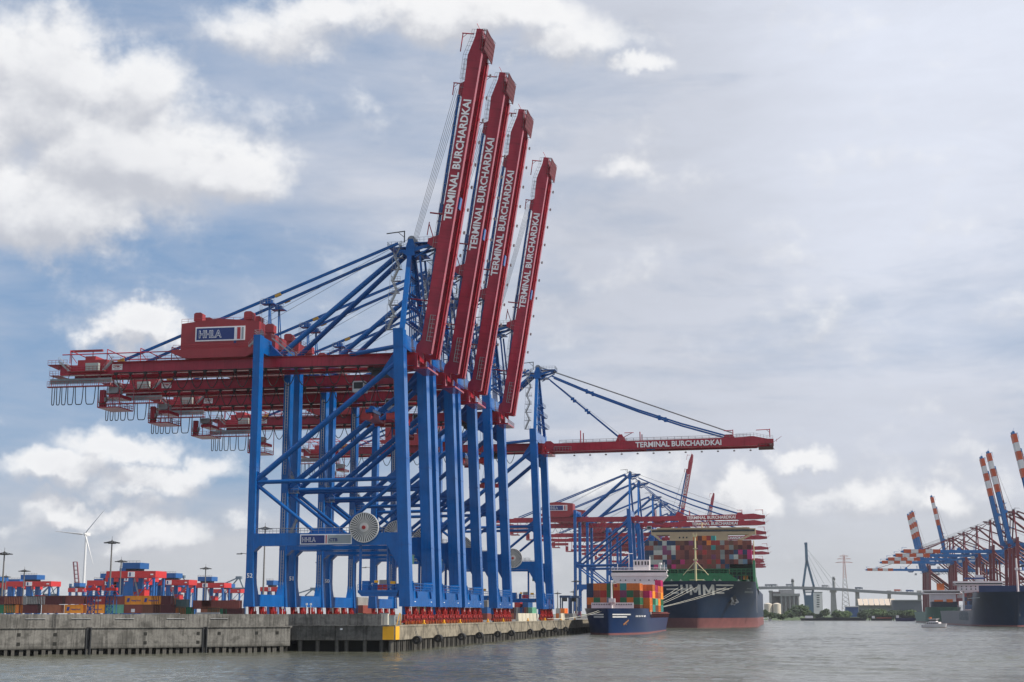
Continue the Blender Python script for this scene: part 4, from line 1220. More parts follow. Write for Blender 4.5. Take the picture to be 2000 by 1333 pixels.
for (a_, b_, t_, c_, nt_) in ((337, 346, 1.8, 'rust', 'container end standing behind the grey-green one'), (343, 367, 1.62, 'slate', 'container with faint lettering above the orange frames'),
    (341, 351, .75, 'orange', 'container end under the grey-green one, left'), (352, 366, .75, 'rust', 'container end under the grey-green one, right'), (367, 377, .72, 'green', 'container end with a white disc, low at the wall'),
    (371, 416, 1.5, 'brick', 'flat rack container, left one over the white beam'), (417, 470, 1.5, 'brick', 'flat rack container, right one over the white beam'),
    (388, 432, .75, 'rust', 'container below the left flat rack'), (432, 446, .6, 'green', 'container end low beside the nearest crane leg'), (446, 476, .6, 'maroon', 'container low beside the nearest crane leg')):
    yard(a_, b_, t_, c_, nt_, None, 432.0)
# stacks glimpsed between the crane legs and beyond
random.seed(3)
cols = ['brick', 'rust', 'green', 'blue', 'maroon', 'orange', 'grey', 'mint', 'white', 'red']
i = 0
for (px, y, zt) in ((692, 470, 3), (702, 470, 2), (712, 470, 1), (722, 460, 1), (735, 460, 1), (645, 470, 2), (655, 470, 1), (585, 500, 1), (600, 500, 1),
                    (1010, 640, 3), (1018, 640, 2), (1026, 640, 3), (1034, 640, 2), (1002, 640, 2), (1044, 640, 1),
                    (1090, 760, 2), (1098, 760, 2), (1106, 760, 1), (1114, 760, 1), (935, 600, 2), (946, 600, 3), (868, 560, 2), (820, 560, 3)):
    p = at(px, 1190, y)
    for t_ in range(zt):
        crate(cols[(i * 7 + t_ * 3) % 10], p.x, y, 5.03 + 2.6 * t_, 12.19, f'container past the crane legs, {["bottom", "middle", "top"][t_]} of the {NTH[i]} glimpsed stack', 'containers seen between the crane legs')
    i += 1

# ------------------------------------------------------------------ ship hulls
def lerp(a, b, t): return a + (b - a) * t
class Hull:
    """a lofted hull lying along +Y, bow towards -Y"""
    def __init__(s, xc, B, y0, L, zdeck, zbow, rake, entWL, entDK, bowlen, zboot):
        s.xc, s.B, s.y0, s.L, s.zdeck, s.zbow, s.rake, s.eW, s.eD, s.bowlen, s.zboot = xc, B, y0, L, zdeck, zbow, rake, entWL, entDK, bowlen, zboot
    def stem(s, z): return s.y0 - s.rake * max(0, z) ** 1.25 / s.zbow ** .25
    def half(s, y, z):
        t = min(1, max(0, z / s.zbow)); ent = lerp(s.eW, s.eD, t ** 1.3)
        q = (y - s.stem(z)) / ent
        f = 0 if q <= 0 else (1 if q >= 1 else (1 - (1 - q) ** 2) ** .72)
        ys = s.y0 + s.L
        f *= 1 if y < ys - 25 else lerp(1, .80 + .2 * t, (y - (ys - 25)) / 25.0)
        return s.B * f
    def front(s, X, z, off=.35):
        """the hull's skin, met from ahead at offset X from the centreline"""
        lo, hi = s.stem(z), s.y0 + s.L * .5
        if abs(X) < .01: return lo - off
        for _ in range(30):
            m = (lo + hi) / 2
            if s.half(m, z) < abs(X): lo = m
            else: hi = m
        return lo - off
    def top(s, y): return s.zbow if y < s.y0 + s.bowlen else lerp(s.zbow, s.zdeck, min(1, (y - s.y0 - s.bowlen) / 6.0))
    def build(s, root, mh, mb, md, nz=14, ny=60):
        us = [0] + [(i / ny) ** 1.9 for i in range(1, ny + 1)]
        for name, za, zb, m in (('boot_topping', -1.5, s.zboot, mb), ('hull', s.zboot, None, mh)):
            b = MB()
            for side in (-1, 1):
                vs, fs = [], []
                for i, u in enumerate(us):
                    for j in range(nz + 1):
                        t = j / nz
                        yy = s.y0 - 6 + u * (s.L + 6)
                        zt = s.top(yy) if zb is None else zb
                        z = lerp(za, zt, t)
                        yv = max(yy, s.stem(z)) if u < 1 else s.y0 + s.L
                        # march from the stem so that the skin closes on it
                        yv = s.stem(z) + u * (s.y0 + s.L - s.stem(z))
                        zt = s.top(yv) if zb is None else zb; z = lerp(za, zt, t)
                        vs.append((side * s.half(yv, z), yv - s.y0, z))
                for i in range(ny):
                    for j in range(nz):
                        a, bq, c, d = i * (nz + 1) + j, (i + 1) * (nz + 1) + j, (i + 1) * (nz + 1) + j + 1, i * (nz + 1) + j + 1
                        fs.append((a, bq, c, d) if side > 0 else (d, c, bq, a))
                b._a(vs, fs, True)
                # transom
                k = ny * (nz + 1)
            w0, w1 = s.half(s.y0 + s.L, za), s.half(s.y0 + s.L, zb or s.zdeck)
            b._a([(-w0, s.L, za), (w0, s.L, za), (w1, s.L, zb or s.zdeck), (-w1, s.L, zb or s.zdeck)], [(0, 3, 2, 1)])
            b.build(name, m, root)
        b = MB(); ds = [s.y0 + 1 + (s.L - 1) * (i / 40) ** 1.5 for i in range(41)]
        vs = [];
        for y in ds:
            z = s.top(y) - (1.2 if y < s.y0 + s.bowlen else .3); h = s.half(y, z) - .05
            vs += [(-h, y - s.y0, z), (h, y - s.y0, z)]
        b._a(vs, [(2 * i, 2 * i + 1, 2 * i + 3, 2 * i + 2) for i in range(40)])
        b.build('deck', md, root)

NAVY = mat('hull_navy', (.008, .026, .066), .34, spec=.35, var=.12, dirt=.15, dirtcol=(.03, .035, .05))
NAVY2 = mat('hull_blue', (.003, .024, .095), .30, spec=.35, var=.12, dirt=.2, dirtcol=(.01, .02, .05))
BOOT = mat('boot_topping_red', (.23, .085, .085), .5, var=.15, dirt=.4, dirtcol=(.12, .05, .05))
DECKG = mat('deck_green', (.02, .13, .06), .6, var=.2, dirt=.3)
DECKR = mat('deck_oxide', (.16, .03, .025), .7, var=.2)
SHIPW = mat('superstructure_white', (.78, .74, .74), .5, var=.05, dirt=.12, dirtcol=(.3, .25, .2))
BUFF = mat('superstructure_buff', (.56, .40, .24), .5, var=.06, dirt=.15, dirtcol=(.3, .2, .12))
MASTY = mat('mast_cream', (.62, .53, .30), .5, var=.08)
GREEN = mat('lashing_green', (.015, .14, .055), .55, var=.2, dirt=.5, dirtcol=(.01, .03, .015), dscale=.4)
GLASS = mat('window_glass', (.02, .025, .03), .1, var=0)
LINE = mat('mooring_line', (.60, .58, .50), .8, var=.1)

def strokes_on(hull, root, name, strokes, m, off=.45, step=1.2):
    """lettering painted on a curved bow: bars given in the plane ahead of it, laid on the skin"""
    for st in strokes:
        b = MB()
        for (x0, z0, x1, z1, w) in (st if isinstance(st, list) else [st]):
            d = Vector((x1 - x0, z1 - z0)); L = d.length; d.normalize(); nx, nz = -d.y * w / 2, d.x * w / 2
            n = max(1, int(L / step)); k = max(1, int(w / step))
            for i in range(n):
                for j in range(k):
                    q = []
                    for (a_, c_) in ((i, j), (i + 1, j), (i + 1, j + 1), (i, j + 1)):
                        x = x0 + (x1 - x0) * a_ / n + nx * (2 * c_ / k - 1); z = z0 + (z1 - z0) * a_ / n + nz * (2 * c_ / k - 1)
                        q.append((x, hull.front(x, z, off) - hull.y0, z))
                    v1, v2 = Vector(q[1]) - Vector(q[0]), Vector(q[2]) - Vector(q[0])
                    f = (0, 1, 2, 3) if v1.cross(v2).y < 0 else (3, 2, 1, 0)
                    b._a(q, [f])
        b.build(name, m, root)

def sagline(p, q, sag, r, name, label, n=14, group=None):
    p, q = Vector(p), Vector(q); pts = []
    for i in range(n + 1):
        t = i / n; c = p.lerp(q, t); c.z -= sag * 4 * t * (1 - t); pts.append(c)
    b = MB(); b.path(pts, r, 5); o = b.build(name, LINE); tag(o, label, 'rope', group); return o

# ---- the feeder ship
F = thing('feeder_ship', 'small blue container ship moored bow-on at the quay, stacked with orange and green boxes', 'ship', (-60.4, 527.5, 0))
hf = Hull(-60.4, 11.0, 527.5, 150, 5.9, 9.4, .22, 44, 24, 44, .7)
hf.build(F, NAVY2, BOOT, DECKR)
strokes_on(hf, F, 'bow_stripe', [(1.6 , 7.2, 7.2, 7.2, .45), (1.6, 6.35, 6.0, 6.35, .45), (-1.6, 7.2, -7.2, 7.2, .45), (-1.6, 6.35, -6.0, 6.35, .45)], WHITE, .3)
strokes_on(hf, F, 'name_lettering', [[(8.6 + .42 * i, 6.3, 8.75 + .42 * i, 6.9, .22) for i in range(6)]], WHITE, .3)
b = MB(); b.beam((4.6, hf.front(5, 4.2, .3) - 527.5, 3.6), (6.2, hf.front(6.4, 5, .3) - 527.5, 5.2), .5).beam((4.4, hf.front(5, 4.2, .4) - 527.5, 4.9), (5.6, hf.front(6, 4.2, .4) - 527.5, 3.6), .35); b.build('anchor', mat('anchor_rust', (.28, .12, .04), .7, var=.2), F)
b = MB(); b.box(-8.2, 7.4, 17, 17.4, 8.2, 11.5)
b.build('breakwater', SHIPW, F)
for i in range(24):
    xx = -7.7 + i * .62
    if abs(xx + .4) < 1.1: continue
    b = MB(); b.box(xx, xx + .3, 16.95, 17.02, 10.6, 11.1); b.build('window', STEELD, F)
b = MB(); b.tube((-.6, 16.4, 8.2), (-.6, 16.4, 19.6), .42, 8, .25).box(-1.6, .7, 15.6, 17.2, 11.5, 13.0).box(-1.4, .2, 16.2, 16.6, 19.0, 19.2)
b.tube((-.6, 16.4, 18.2), (1.2, 16.4, 18.4), .08, 4)
b.build('foremast', SHIPW, F)
b = MB(); b.tube((1.0, 16.4, 17.6), (1.0, 16.8, 17.6), .6, 12); b.build('mast_sign', RED2, F)
b = MB(); b.box(10.2, 11.0, 44, 48, 5.9, 8.2); b.tube((10.8, 45.8, 8.0), (11.3, 45.8, 8.0), .9, 12); b.build('winch_house', SHIPW, F)
b = MB()
for i in range(26): b.box(10.95, 11.1, 50 + i * 3.6, 50.3 + i * 3.6, 5.9, 7.6)
b.box(10.6, 11.1, 48, 146, 7.5, 7.8).box(-10.4, 10.4, 27, 145, 7.4, 8.2)
b.build('hatch_coaming', DECKR, F)
# superstructure
zb = 7.8
b = MB(); b.box(-7.2, 9.0, 118, 128, zb, 20.5); b.prism([(-9.8, 20.5), (9.6, 20.5), (12.4, 23.6), (-12.0, 23.6)], 118, 124); b.box(-12.0, 12.4, 117.8, 124.5, 23.6, 24.0)
b.box(-12.0, 12.4, 117.8, 118.0, 24.0, 25.1); b.box(-12.0, 12.4, 117.9, 124.5, 25.9, 26.3); b.box(-11.6, 12.0, 118.6, 124, 24.0, 25.9)
b.box(-2.4, 4.6, 119, 124, 26.3, 30.6)
b.build('superstructure', SHIPW, F)
b = MB(); b.box(-11.6, 12.0, 118.45, 118.58, 25.12, 25.85); b.build('bridge_window', GLASS, F)
for xx in (-1.6, -.3, 1.2, 2.6, 3.8): b = MB(); b.box(xx, xx + .6, 118.93, 118.98, 28.4, 30.0); b.build('window', GLASS, F)
for xx in (-8.2, -6, -1.9, .4, 4.2, 6.6, 7.4): b = MB(); b.box(xx, xx + .5, 117.72, 117.8, 21.6, 22.1); b.build('window', GLASS, F)
b = MB()
for (xx, zt) in ((-4.4, 33.4), (4.8, 32.0), (-9.4, 29.0), (11.0, 29.5), (9.4, 28.6)): b.tube((xx, 120, 26.3), (xx, 120, zt), .17 if zt > 30 else .1, 5)
b.tube((-6.2, 120, 33.4), (-2.6, 120, 33.4), .14, 4).tube((9.4, 120, 28.6), (9.4, 120, 29.3), .7, 10)
b.build('radar_mast', SHIPW, F)
b = MB(); b.rail([(-12, 118, 26.3), (12.4, 118, 26.3)], 1.0, 1.4, .06); b.build('railing', SHIPW, F)
# its boxes
C1 = [['navy', 'orange', 'orange', 'green', 'orange', 'teal', 'orange', 'orange'],
      ['navy', 'brick', 'red', 'green', 'red', 'lilac', 'green', 'brown'],
      ['orange', 'green', 'rust', 'steel_blue', 'red', 'green', 'orange', 'green'],
      ['brown', 'maroon', 'brick', 'brown', 'maroon', 'brick', 'maroon', 'brown']]
for r_, row in enumerate(C1):
    for q_, c_ in enumerate(row):
        crate(c_, -60.4 - 9.9 + 2.5 * q_, 527.5 + 27.2, 8.25 + 2.62 * (3 - r_), 12.19, f'container on the small ship, front stack, {TIER[r_]} tier, {NTH[q_]} from the quay', 'containers on the small ship')
C2 = [('brown', 'amber'), ('maroon', 'magenta'), ('orange', 'mint'), ('brown', 'amber'), ('green', 'orange'), ('orange', 'red')]
STK = [(41.2, [('brown', 'orange', 'maroon', 'orange')], 4), (41.2, 0, 0)]
pal6 = ['orange', 'amber', 'mint', 'orange', 'magenta', 'rust', 'green', 'brown', 'orange', 'red', 'amber', 'teal']
bays = [(40.6, 9, (3, 2)), (54.4, 9, (4, 4)), (67.8, 9, (4, 4)), (81.4, 9, (4, 4)), (95.0, 9, (5, 4)),]
ci = 0
for bi, (yo, nc, hts) in enumerate(bays):
    for q_ in range(5, 9):
        hh = 4 if q_ < 7 else (hts[0] if q_ == 8 else hts[1] + 1 if bi == 0 else hts[1])
        for t_ in range(hh):
            if q_ < 7 and t_ < hh - 1: continue
            c_ = pal6[(ci * 5 + t_ * 7 + q_ * 3) % 12]; 
            if bi == 0 and q_ == 8: c_ = ('orange', 'orange', 'magenta')[t_]
            if bi == 4 and q_ == 8 and t_ == hh - 1: c_ = 'magenta'
            crate(c_, -60.4 - 9.9 + 2.5 * q_, 527.5 + yo, 8.25 + 2.62 * t_, 12.19, f'box on the small ship, {NTH[bi + 1]} stack aft, {NTH[t_]} tier, {NTH[8 - q_]} from water', 'containers on the small ship')
        ci += 1
for i, (p_, q_) in enumerate((((-75.9, 500, 5.9), (-62.5, 530.5, 9.3)), ((-75.9, 486, 5.9), (-62.0, 530.2, 8.7)))):
    sagline(p_, q_, 1.0, .06, 'mooring_line', ['pale mooring rope from the small ship down to the quay, upper one', 'pale mooring rope from the small ship down to the quay, lower one'][i])

# ---- the large ship
HX = -44.0
Hs = thing('container_ship', 'very large navy container ship seen bow-on with green lashing deck and lettered bow', 'ship', (HX, 799, 0))
hh_ = Hull(HX, 31.0, 799, 380, 22.0, 24.6, .34, 92, 30, 46, 5.2)
hh_.build(Hs, NAVY, BOOT, DECKG, 18, 80)
# bow emblem: wings of three bars around H M M
EMB = mat('worn_white_paint', (.68, .68, .66), .6, var=.1, dirt=.3, dirtcol=(.1, .12, .14))
def glyph_H(x): return [(x, 18.0, x, 22.6, 1.25), (x + 3.0, 18.2, x + 3.0, 22.8, 1.25), (x, 20.3, x + 3.0, 20.3, 1.1)]
def glyph_M(x): return [(x, 17.3, x, 22.6, 1.25), (x, 22.3, x + 2.3, 18.6, 1.0), (x + 2.3, 18.6, x + 4.6, 22.6, 1.1), (x + 4.6, 17.3, x + 4.6, 22.6, 1.25)]
strokes_on(hh_, Hs, 'emblem_letter', [glyph_H(-7.6), glyph_M(-2.6), glyph_M(4.4)], EMB, .5, .8)
strokes_on(hh_, Hs, 'emblem_bar', [(10.6, 22.4, 19.6, 22.4, .75), (10.6, 20.4, 17.2, 20.4, .75), (10.6, 18.4, 14.6, 18.4, .75),
                                 (-9.4, 22.4, -18.6, 22.4, .75), (-9.4, 20.4, -16.2, 20.4, .75), (-9.4, 18.4, -13.6, 18.4, .75)], EMB, .5, .9)
strokes_on(hh_, Hs, 'name_lettering', [[(25.2 + .62 * i, 18.6, 25.5 + .62 * i, 19.6, .3) for i in range(7)], [(26.4 + .62 * i, 20.6, 26.7 + .62 * i, 21.2, .25) for i in range(4)]], SIGNG, .5, .7)
b = MB(); x_ = 18.3; yb = hh_.front(18.5, 15, 0) - 799
b.tube((x_, yb + .6, 15.2), (x_, yb - 1.2, 15.2), 2.5, 18); b.build('hawse_pocket', STEELD, Hs)
b = MB(); yb -= 1.4
b.beam((x_ - .6, yb, 17.0), (x_ + 1.4, yb, 12.0), .9).beam((x_ - .6, yb, 12.4), (x_ + 3.6, yb, 13.8), .9).beam((x_ + 3.4, yb, 13.6), (x_ + 2.2, yb, 15.2), .7).beam((x_ - .6, yb, 12.4), (x_ + .2, yb, 14.2), .7)
b.build('anchor', mat('anchor_grey', (.28, .28, .28), .6, var=.2), Hs)
# foremast
b = MB(); b.tube((-.6, 8, 23.4), (-.6, 8, 49.5), .62, 10, .5).tube((-.6, 8, 35.4), (-7.4, 8, 28.0), .25, 6).tube((-.6, 8, 35.4), (6.2, 8, 28.0), .25, 6)
b.box(-1.6, .4, 7.4, 8.6, 48.6, 49.6).box(-1.8, .6, 7.2, 8.8, 42.0, 42.4).box(-1.8, .6, 7.2, 8.8, 35.8, 36.6)
b.path([(-5.6, 8, 30.2), (-.6, 8, 31.2), (4.6, 8, 30.2)], .2, 4).tube((-4, 8, 25.4), (3.6, 8, 25.4), .2, 4)
for xx in (-1.6, .4): b.tube((xx, 8, 49.6), (xx, 8, 50.6), .12, 4)
b.build('foremast', MASTY, Hs)
# green breakwater and lashing bridges
b = MB(); b.box(-30, 16.5, 24, 24.5, 23.4, 29.5); b.prism([(16.5, 23.4), (30, 23.4), (30, 24.6), (22, 25.2), (16.5, 29.5)], 24, 24.5); b.build('breakwater', GREEN, Hs)
for (y0, z0, z1) in ((30, 23, 32.0), (45, 23, 32.0)):
    b = MB()
    for k in range(26): b.box(-30.9 + 2.45 * k, -30.55 + 2.45 * k, y0, y0 + 1.1, z0, z1)
    for z in (25.6, 28.2, 30.2, 31.7): b.box(-30.9, 30.6, y0 + .1, y0 + 1.2, z, z + .35)
    b.rail([(-30.9, y0, 30.4), (30.6, y0, 30.4)], 1.1, 2.4, .07)
    for k in range(12): b.beam((-30 + 5 * k, y0 - .1, 28.4), (-27.6 + 5 * k, y0 - .1, 30.8), .18)
    b.build('lashing_bridge', GREEN, Hs)
MB().box(-30.4, 30.4, 43.8, 44.4, 22, 34.9).build('hold_bulkhead', mat('bulkhead_green', (.012, .06, .03), .7, var=.3, dscale=.3), Hs)
b = MB(); b.prism([(26, 23), (60, 23), (60, 26), (34, 36.5), (29, 36.5)], 29.6, 30.9, 'x'); b.prism([(27, 23), (140, 18), (140, 22), (60, 28)], 30.2, 31.0, 'x'); b.build('side_screen', GREEN, Hs)
b = MB(); b.box(30.95, 31.05, 30, 31, 23, 36); b.box(30.95, 31.1, 40, 41.5, 8, 20); b.build('draught_stripe', SHIPW, Hs)
b = MB()
for x in (16.6, 30.4, -12): b.tube((x, 33.4, 23), (x, 33.4, 47.5), .3, 6)
b.build('light_pole', MASTY, Hs)
for x, y in ((-14, 10), (-9, 10), (-1, 8.5), (3.5, 10), (9, 10), (12, 11), (22, 14), (27, 18)):
    b = MB(); b.box(x - .9, x + .9, y, y + 1.4, 23.4, 25.2); b.tube((x, y, 25.0), (x, y, 25.9), .35, 6); b.build('winch', mat('winch_mix', (.25, .30, .25), .6, var=.4, dscale=2), Hs)
# superstructure
b = MB(); b.box(-19.5, 14.5, 80, 92, 24, 53.6); b.box(-30.5, 31.0, 80.5, 90, 53.6, 57.0); b.box(-27, 27.5, 79.5, 91, 57.0, 57.6)
b.build('superstructure', BUFF, Hs)
b = MB()
for s in (-1, 1): MB().beam((s * 29, 81, 53.7), (s * 19 - 2.5, 81, 47.6), 1.2).build('wing_brace', BUFF, Hs)
for x in (-14, -11.8, -9.8, 2.2, 4.8, 6.6): b = MB(); b.box(x, x + .8, 79.9, 79.99, 51.4, 52.3); b.build('window', GLASS, Hs)
b = MB(); b.box(-30, 30.5, 80.38, 80.49, 55.2, 56.4); b.build('bridge_window', GLASS, Hs)
b = MB(); b.tube((-.6, 86, 57.6), (-.6, 86, 61), .4, 6).tube((-3.5, 86, 60), (2.4, 86, 60), .2, 4); b.build('radar_mast', BUFF, Hs)
# its boxes: the foremost stack
random.seed(11)
wt = ['brick'] * 9 + ['maroon'] * 4 + ['red'] * 2 + ['brown'] * 3 + ['magenta', 'navy', 'grey', 'lilac']
rt_ = ['brick', 'brick', 'brown', 'navy', 'brick', 'magenta', 'grey', 'white', 'maroon', 'maroon', 'steel_blue', 'brick', 'rust']
lf_ = ['white', 'white', 'grey', 'lilac', 'maroon', 'steel_blue', 'magenta', 'navy', 'brick']
top_fix = {(0, 11): 'orange', (0, 12): 'maroon', (0, 13): 'orange', (0, 14): 'red', (0, 15): 'teal', (1, 14): 'orange', (1, 15): 'red', (2, 15): 'teal', (2, 5): 'grey', (2, 7): 'red'}
for q_ in range(24):
    hi = 7 if 11 <= q_ <= 15 else 6
    for t_ in range(7 - hi, 7):
        cz = 32.0 + 2.62 * (6 - t_) - (.0)
        src = lf_ if q_ < 7 else (rt_ if q_ > 16 else wt)
        c_ = top_fix.get((t_, q_)) or random.choice(src)
        if q_ > 18 and t_ == 6: continue
        crate(c_, HX - 28.9 + 2.47 * q_, 799 + 32, cz, 12.19, f'container on the large ship, {TIER[t_]} tier, {NTH[q_]} from the quay', 'containers on the large ship')
for q_ in (19, 20, 21, 22): crate(['red', 'navy', 'maroon', 'amber'][q_ - 19], HX - 28.9 + 2.47 * q_, 799 + 31.5, 26.0, 12.19, f'container low on the large ship, {NTH[q_ - 19]} within the green framing', 'containers on the large ship')
for i, (p_, q_) in enumerate((((-76, 690, 6), (-52, 800, 22.5)), ((-76, 684, 6), (-49, 799, 22.6)), ((-76, 700, 6), (-44, 797, 22.8)), ((-76, 706, 6), (-41, 797, 22.9)), ((-76, 640, 6), (-27, 805, 22.0)), ((-76, 632, 6), (-24, 807, 21.8)))):
    sagline(p_, q_, 2.0, .075, 'mooring_line', f'pale mooring rope from the bow of the large ship, {NTH[i]} counting from the quay', group='mooring ropes of the large ship')

# ------------------------------------------------------------------ across the basin
E_ = thing('container_ship', 'navy container ship with white bridge moored across the basin at the right edge', 'ship', (135, 905, 0))
he = Hull(135, 19.5, 900, 250, 9.5, 20.0, .5, 62, 26, 38, .9)
he.build(E_, NAVY, BOOT, DECKR, 14, 50)
b = MB(); b.box(-19.8, -19.55, 4, 60, 16.6, 17.0)
for yy in range(40, 120, 6): b.box(-19.7, -19.5, yy, yy + .4, 9.5, 13)
b.build('rubbing_strake', SIGNG, E_)
b = MB(); b.box(-18, 18, 18, 19, 19.3, 24); b.build('breakwater', NAVY2, E_)
b = MB(); b.tube((4, 16, 19), (4, 16, 40), .7, 8, .5).box(3.0, 5.0, 15.2, 16.8, 33, 34.4); b.build('foremast', SHIPW, E_)
b = MB(); b.box(-14, 6, 124, 136, 9, 22.5); b.box(-17.5, 9, 123.7, 134, 22.5, 26.2); b.box(-20.0, 11, 123, 134, 27.6, 28.8); b.box(-20.0, 11, 123, 134, 26.2, 26.6); b.box(-19, 10, 124, 133, 26.6, 27.6)
b.box(-6, -1, 126, 131, 28.8, 33); b.tube((-3.5, 128, 33), (-3.5, 128, 38), .5, 6)
b.build('superstructure', SHIPW, E_)
b = MB(); b.box(-19.6, 10.6, 123.4, 123.9, 26.62, 27.58); b.build('bridge_window', GLASS, E_)
b = MB(); b.box(-13, 0, 125, 130, 30.2, 31.2); b.build('funnel_cap', SIGNB, E_)
for r_ in range(2):
    for x in range(-16, 8, 3): b = MB(); b.box(x, x + .7, 123.55, 123.69, 23.2 + 1.7 * r_, 24.0 + 1.7 * r_); b.build('window', GLASS, E_)
strokes_on2 = MB()
for i in range(6):
    y0 = 66 + i * 8; 
    strokes_on2.box(-19.75, -19.6, y0, y0 + 1.4, 3.5, 8.5); strokes_on2.box(-19.75, -19.6, y0 + 3.6, y0 + 5, 3.5, 8.5)
    if i % 2 == 0: strokes_on2.box(-19.75, -19.6, y0 + 1.4, y0 + 3.6, 5.5, 6.5)
strokes_on2.build('side_lettering', SIGNG, E_)
random.seed(21)
pe = ['navy', 'blue', 'blue', 'brick', 'red', 'steel_blue', 'navy', 'maroon', 'brown', 'teal']
for bi, yo in enumerate((40, 53, 66, 79, 92, 105)):
    for q_ in range(12):
        for t_ in range(4):
            if q_ > 1 and (t_ < 3 or bi > 1): continue
            crate(random.choice(pe), 135 - 13.8 + 2.5 * q_ - (2.5 if q_ == 0 else 0) * 0, 905 + yo, 10.4 + 2.62 * t_, 12.19, f'box on the ship at the right edge, {NTH[bi]} stack, {NTH[t_]} tier, {NTH[q_]} across', 'containers on the ship at the right edge')
G_ = thing('container_ship', 'smaller green-hulled ship with white bridge, moored beyond the navy one', 'ship', (136, 1290, 0))
hg = Hull(136, 14, 1290, 150, 9, 13, .4, 40, 22, 26, .8)
hg.build(G_, mat('hull_grey_green', (.10, .20, .16), .5, var=.15), BOOT, DECKR, 10, 30)
b = MB(); b.box(-9, 12, 30, 42, 9, 24); b.box(-14.5, 16, 29, 40, 24, 25); b.box(-14.5, 16, 29, 40, 26.3, 27.4); b.box(-14, 15.5, 30, 39, 25, 26.3); b.build('superstructure', SHIPW, G_)
b = MB(); b.box(-14.2, 15.7, 29.8, 29.95, 25.1, 26.2); b.build('bridge_window', GLASS, G_)
b = MB(); b.box(-3, 3, 31, 36, 27.4, 33); b.build('funnel', ORNG, G_)
b = MB(); b.box(-10, 11, 10, 24, 12, 17.5); b.build('deck_cargo', mat('cargo_dark', (.03, .05, .08), .6, var=.4, dscale=.5), G_)
b = MB(); b.box(-8, -1, 9, 12, 17.5, 19); b.box(2, 7, 9, 12, 17, 19.5); b.build('lifeboat', ORNG, G_)

# harbour launch
L_ = thing('harbour_launch', 'small white passenger launch throwing up a pale wake in the basin', 'boat', (88, 838, 0), radians(62))
hl = Hull(0, 2.3, -6, 12.5, 1.6, 2.1, .35, 5, 3, 3, .35)
hl.y0 = -6
b = MB()
hull_r = bpy.data.objects.new('tmp', None)
def small_hull(root, B, L, zd, zb, mh, mb_, md, boot=.3):
    h = Hull(0, B, 0, L, zd, zb, .3, L * .42, L * .3, L * .25, boot); h.build(root, mh, mb_, md, 6, 16)
bpy.data.objects.remove(hull_r)
small_hull(L_, 2.4, 13, 1.5, 2.2, SHIPW, BOOT, DECKR)
b = MB(); b.box(-1.9, 1.9, 3.4, 10.5, 1.4, 3.0); b.box(-1.6, 1.6, 5.0, 9.0, 3.1, 4.6); b.box(-1.9, 1.9, 4.4, 9.6, 4.6, 4.75); b.build('cabin', SHIPW, L_)
b = MB()
for k in range(6): b.box(-1.95, 1.95, 3.9 + k * 1.1, 4.6 + k * 1.1, 2.0, 2.7)
b.box(-1.65, 1.65, 4.95, 9.05, 3.6, 4.3); b.build('window', GLASS, L_)
b = MB(); b.tube((0, 7, 4.7), (0, 7, 8.0), .07, 5).tube((-.7, 7, 6.6), (.7, 7, 6.6), .05, 4); b.build('mast', STEELD, L_)
b = MB(); b.box(-.5, .5, 8.2, 9.4, 4.75, 5.6); b.build('life_raft', ORNG, L_)
def foam_mat():
    m = bpy.data.materials.new('wake_foam'); m.use_nodes = True; g = G(m.node_tree); p = m.node_tree.nodes['Principled BSDF']
    g.put(p.inputs['Base Color'], (.55, .55, .52)); p.inputs['Roughness'].default_value = .8
    oc = g.n('ShaderNodeTexCoord').outputs['Object']
    g.put(p.inputs['Alpha'], g.ramp(g.noise(oc, .9, 5, .65), .42, .62, 0, .85)); return m
b = MB(); b._a([(-2.6, 10, .07), (2.6, 10, .07), (5.5, 34, .05), (-5.5, 34, .05)], [(0, 1, 2, 3)]); b._a([(-3.4, -1, .09), (3.4, -1, .09), (4.0, 12, .09), (-4.0, 12, .09)], [(0, 1, 2, 3)])
b.build('wake', foam_mat(), L_)['kind'] = 'stuff'

# quay of the far terminal
b = MB(); b.box(155.5, 900, 850, 1765, -1, 5.0); o = b.build('far_quay', CONC_DK); tag(o, kind='structure')

# ------------------------------------------------------------------ head of the basin: banks, bridge, works
BANK = mat('bank_grass', (.055, .085, .03), .95, var=.4, dirt=.4, dscale=.05, streak=False, dirtcol=(.08, .07, .045))
def mound(name, x0, x1, y0, y1, h, n=26, seed=0, z0=-.5):
    random.seed(seed); b = MB(); m = 8; vs = []
    ph = [random.uniform(0, 6) for _ in range(4)]
    for j in range(m + 1):
        for i in range(n + 1):
            u, v = i / n, j / m
            hh = h * (.75 + .25 * sin(ph[0] + u * 9) + .12 * sin(ph[1] + u * 31)) * min(1, sin(pi * min(1, v * 1.3 + .001)) + (1 if v > .4 else 0)) * min(1, 8 * u, 8 * (1 - u))
            vs.append((x0 + (x1 - x0) * u + random.uniform(-1, 1), y0 + (y1 - y0) * v + 6 * sin(u * 14 + ph[2]), z0 + max(0, hh)))
    b._a(vs, [(j * (n + 1) + i, j * (n + 1) + i + 1, (j + 1) * (n + 1) + i + 1, (j + 1) * (n + 1) + i) for j in range(m) for i in range(n)], True)
    return b.build(name, BANK)
tag(mound('river_bank', -30, 420, 1700, 2600, 4.2, 60, 4), kind='structure')
tag(mound('far_land', -3500, 3500, 2600, 8900, 6.0, 60, 5), kind='structure')

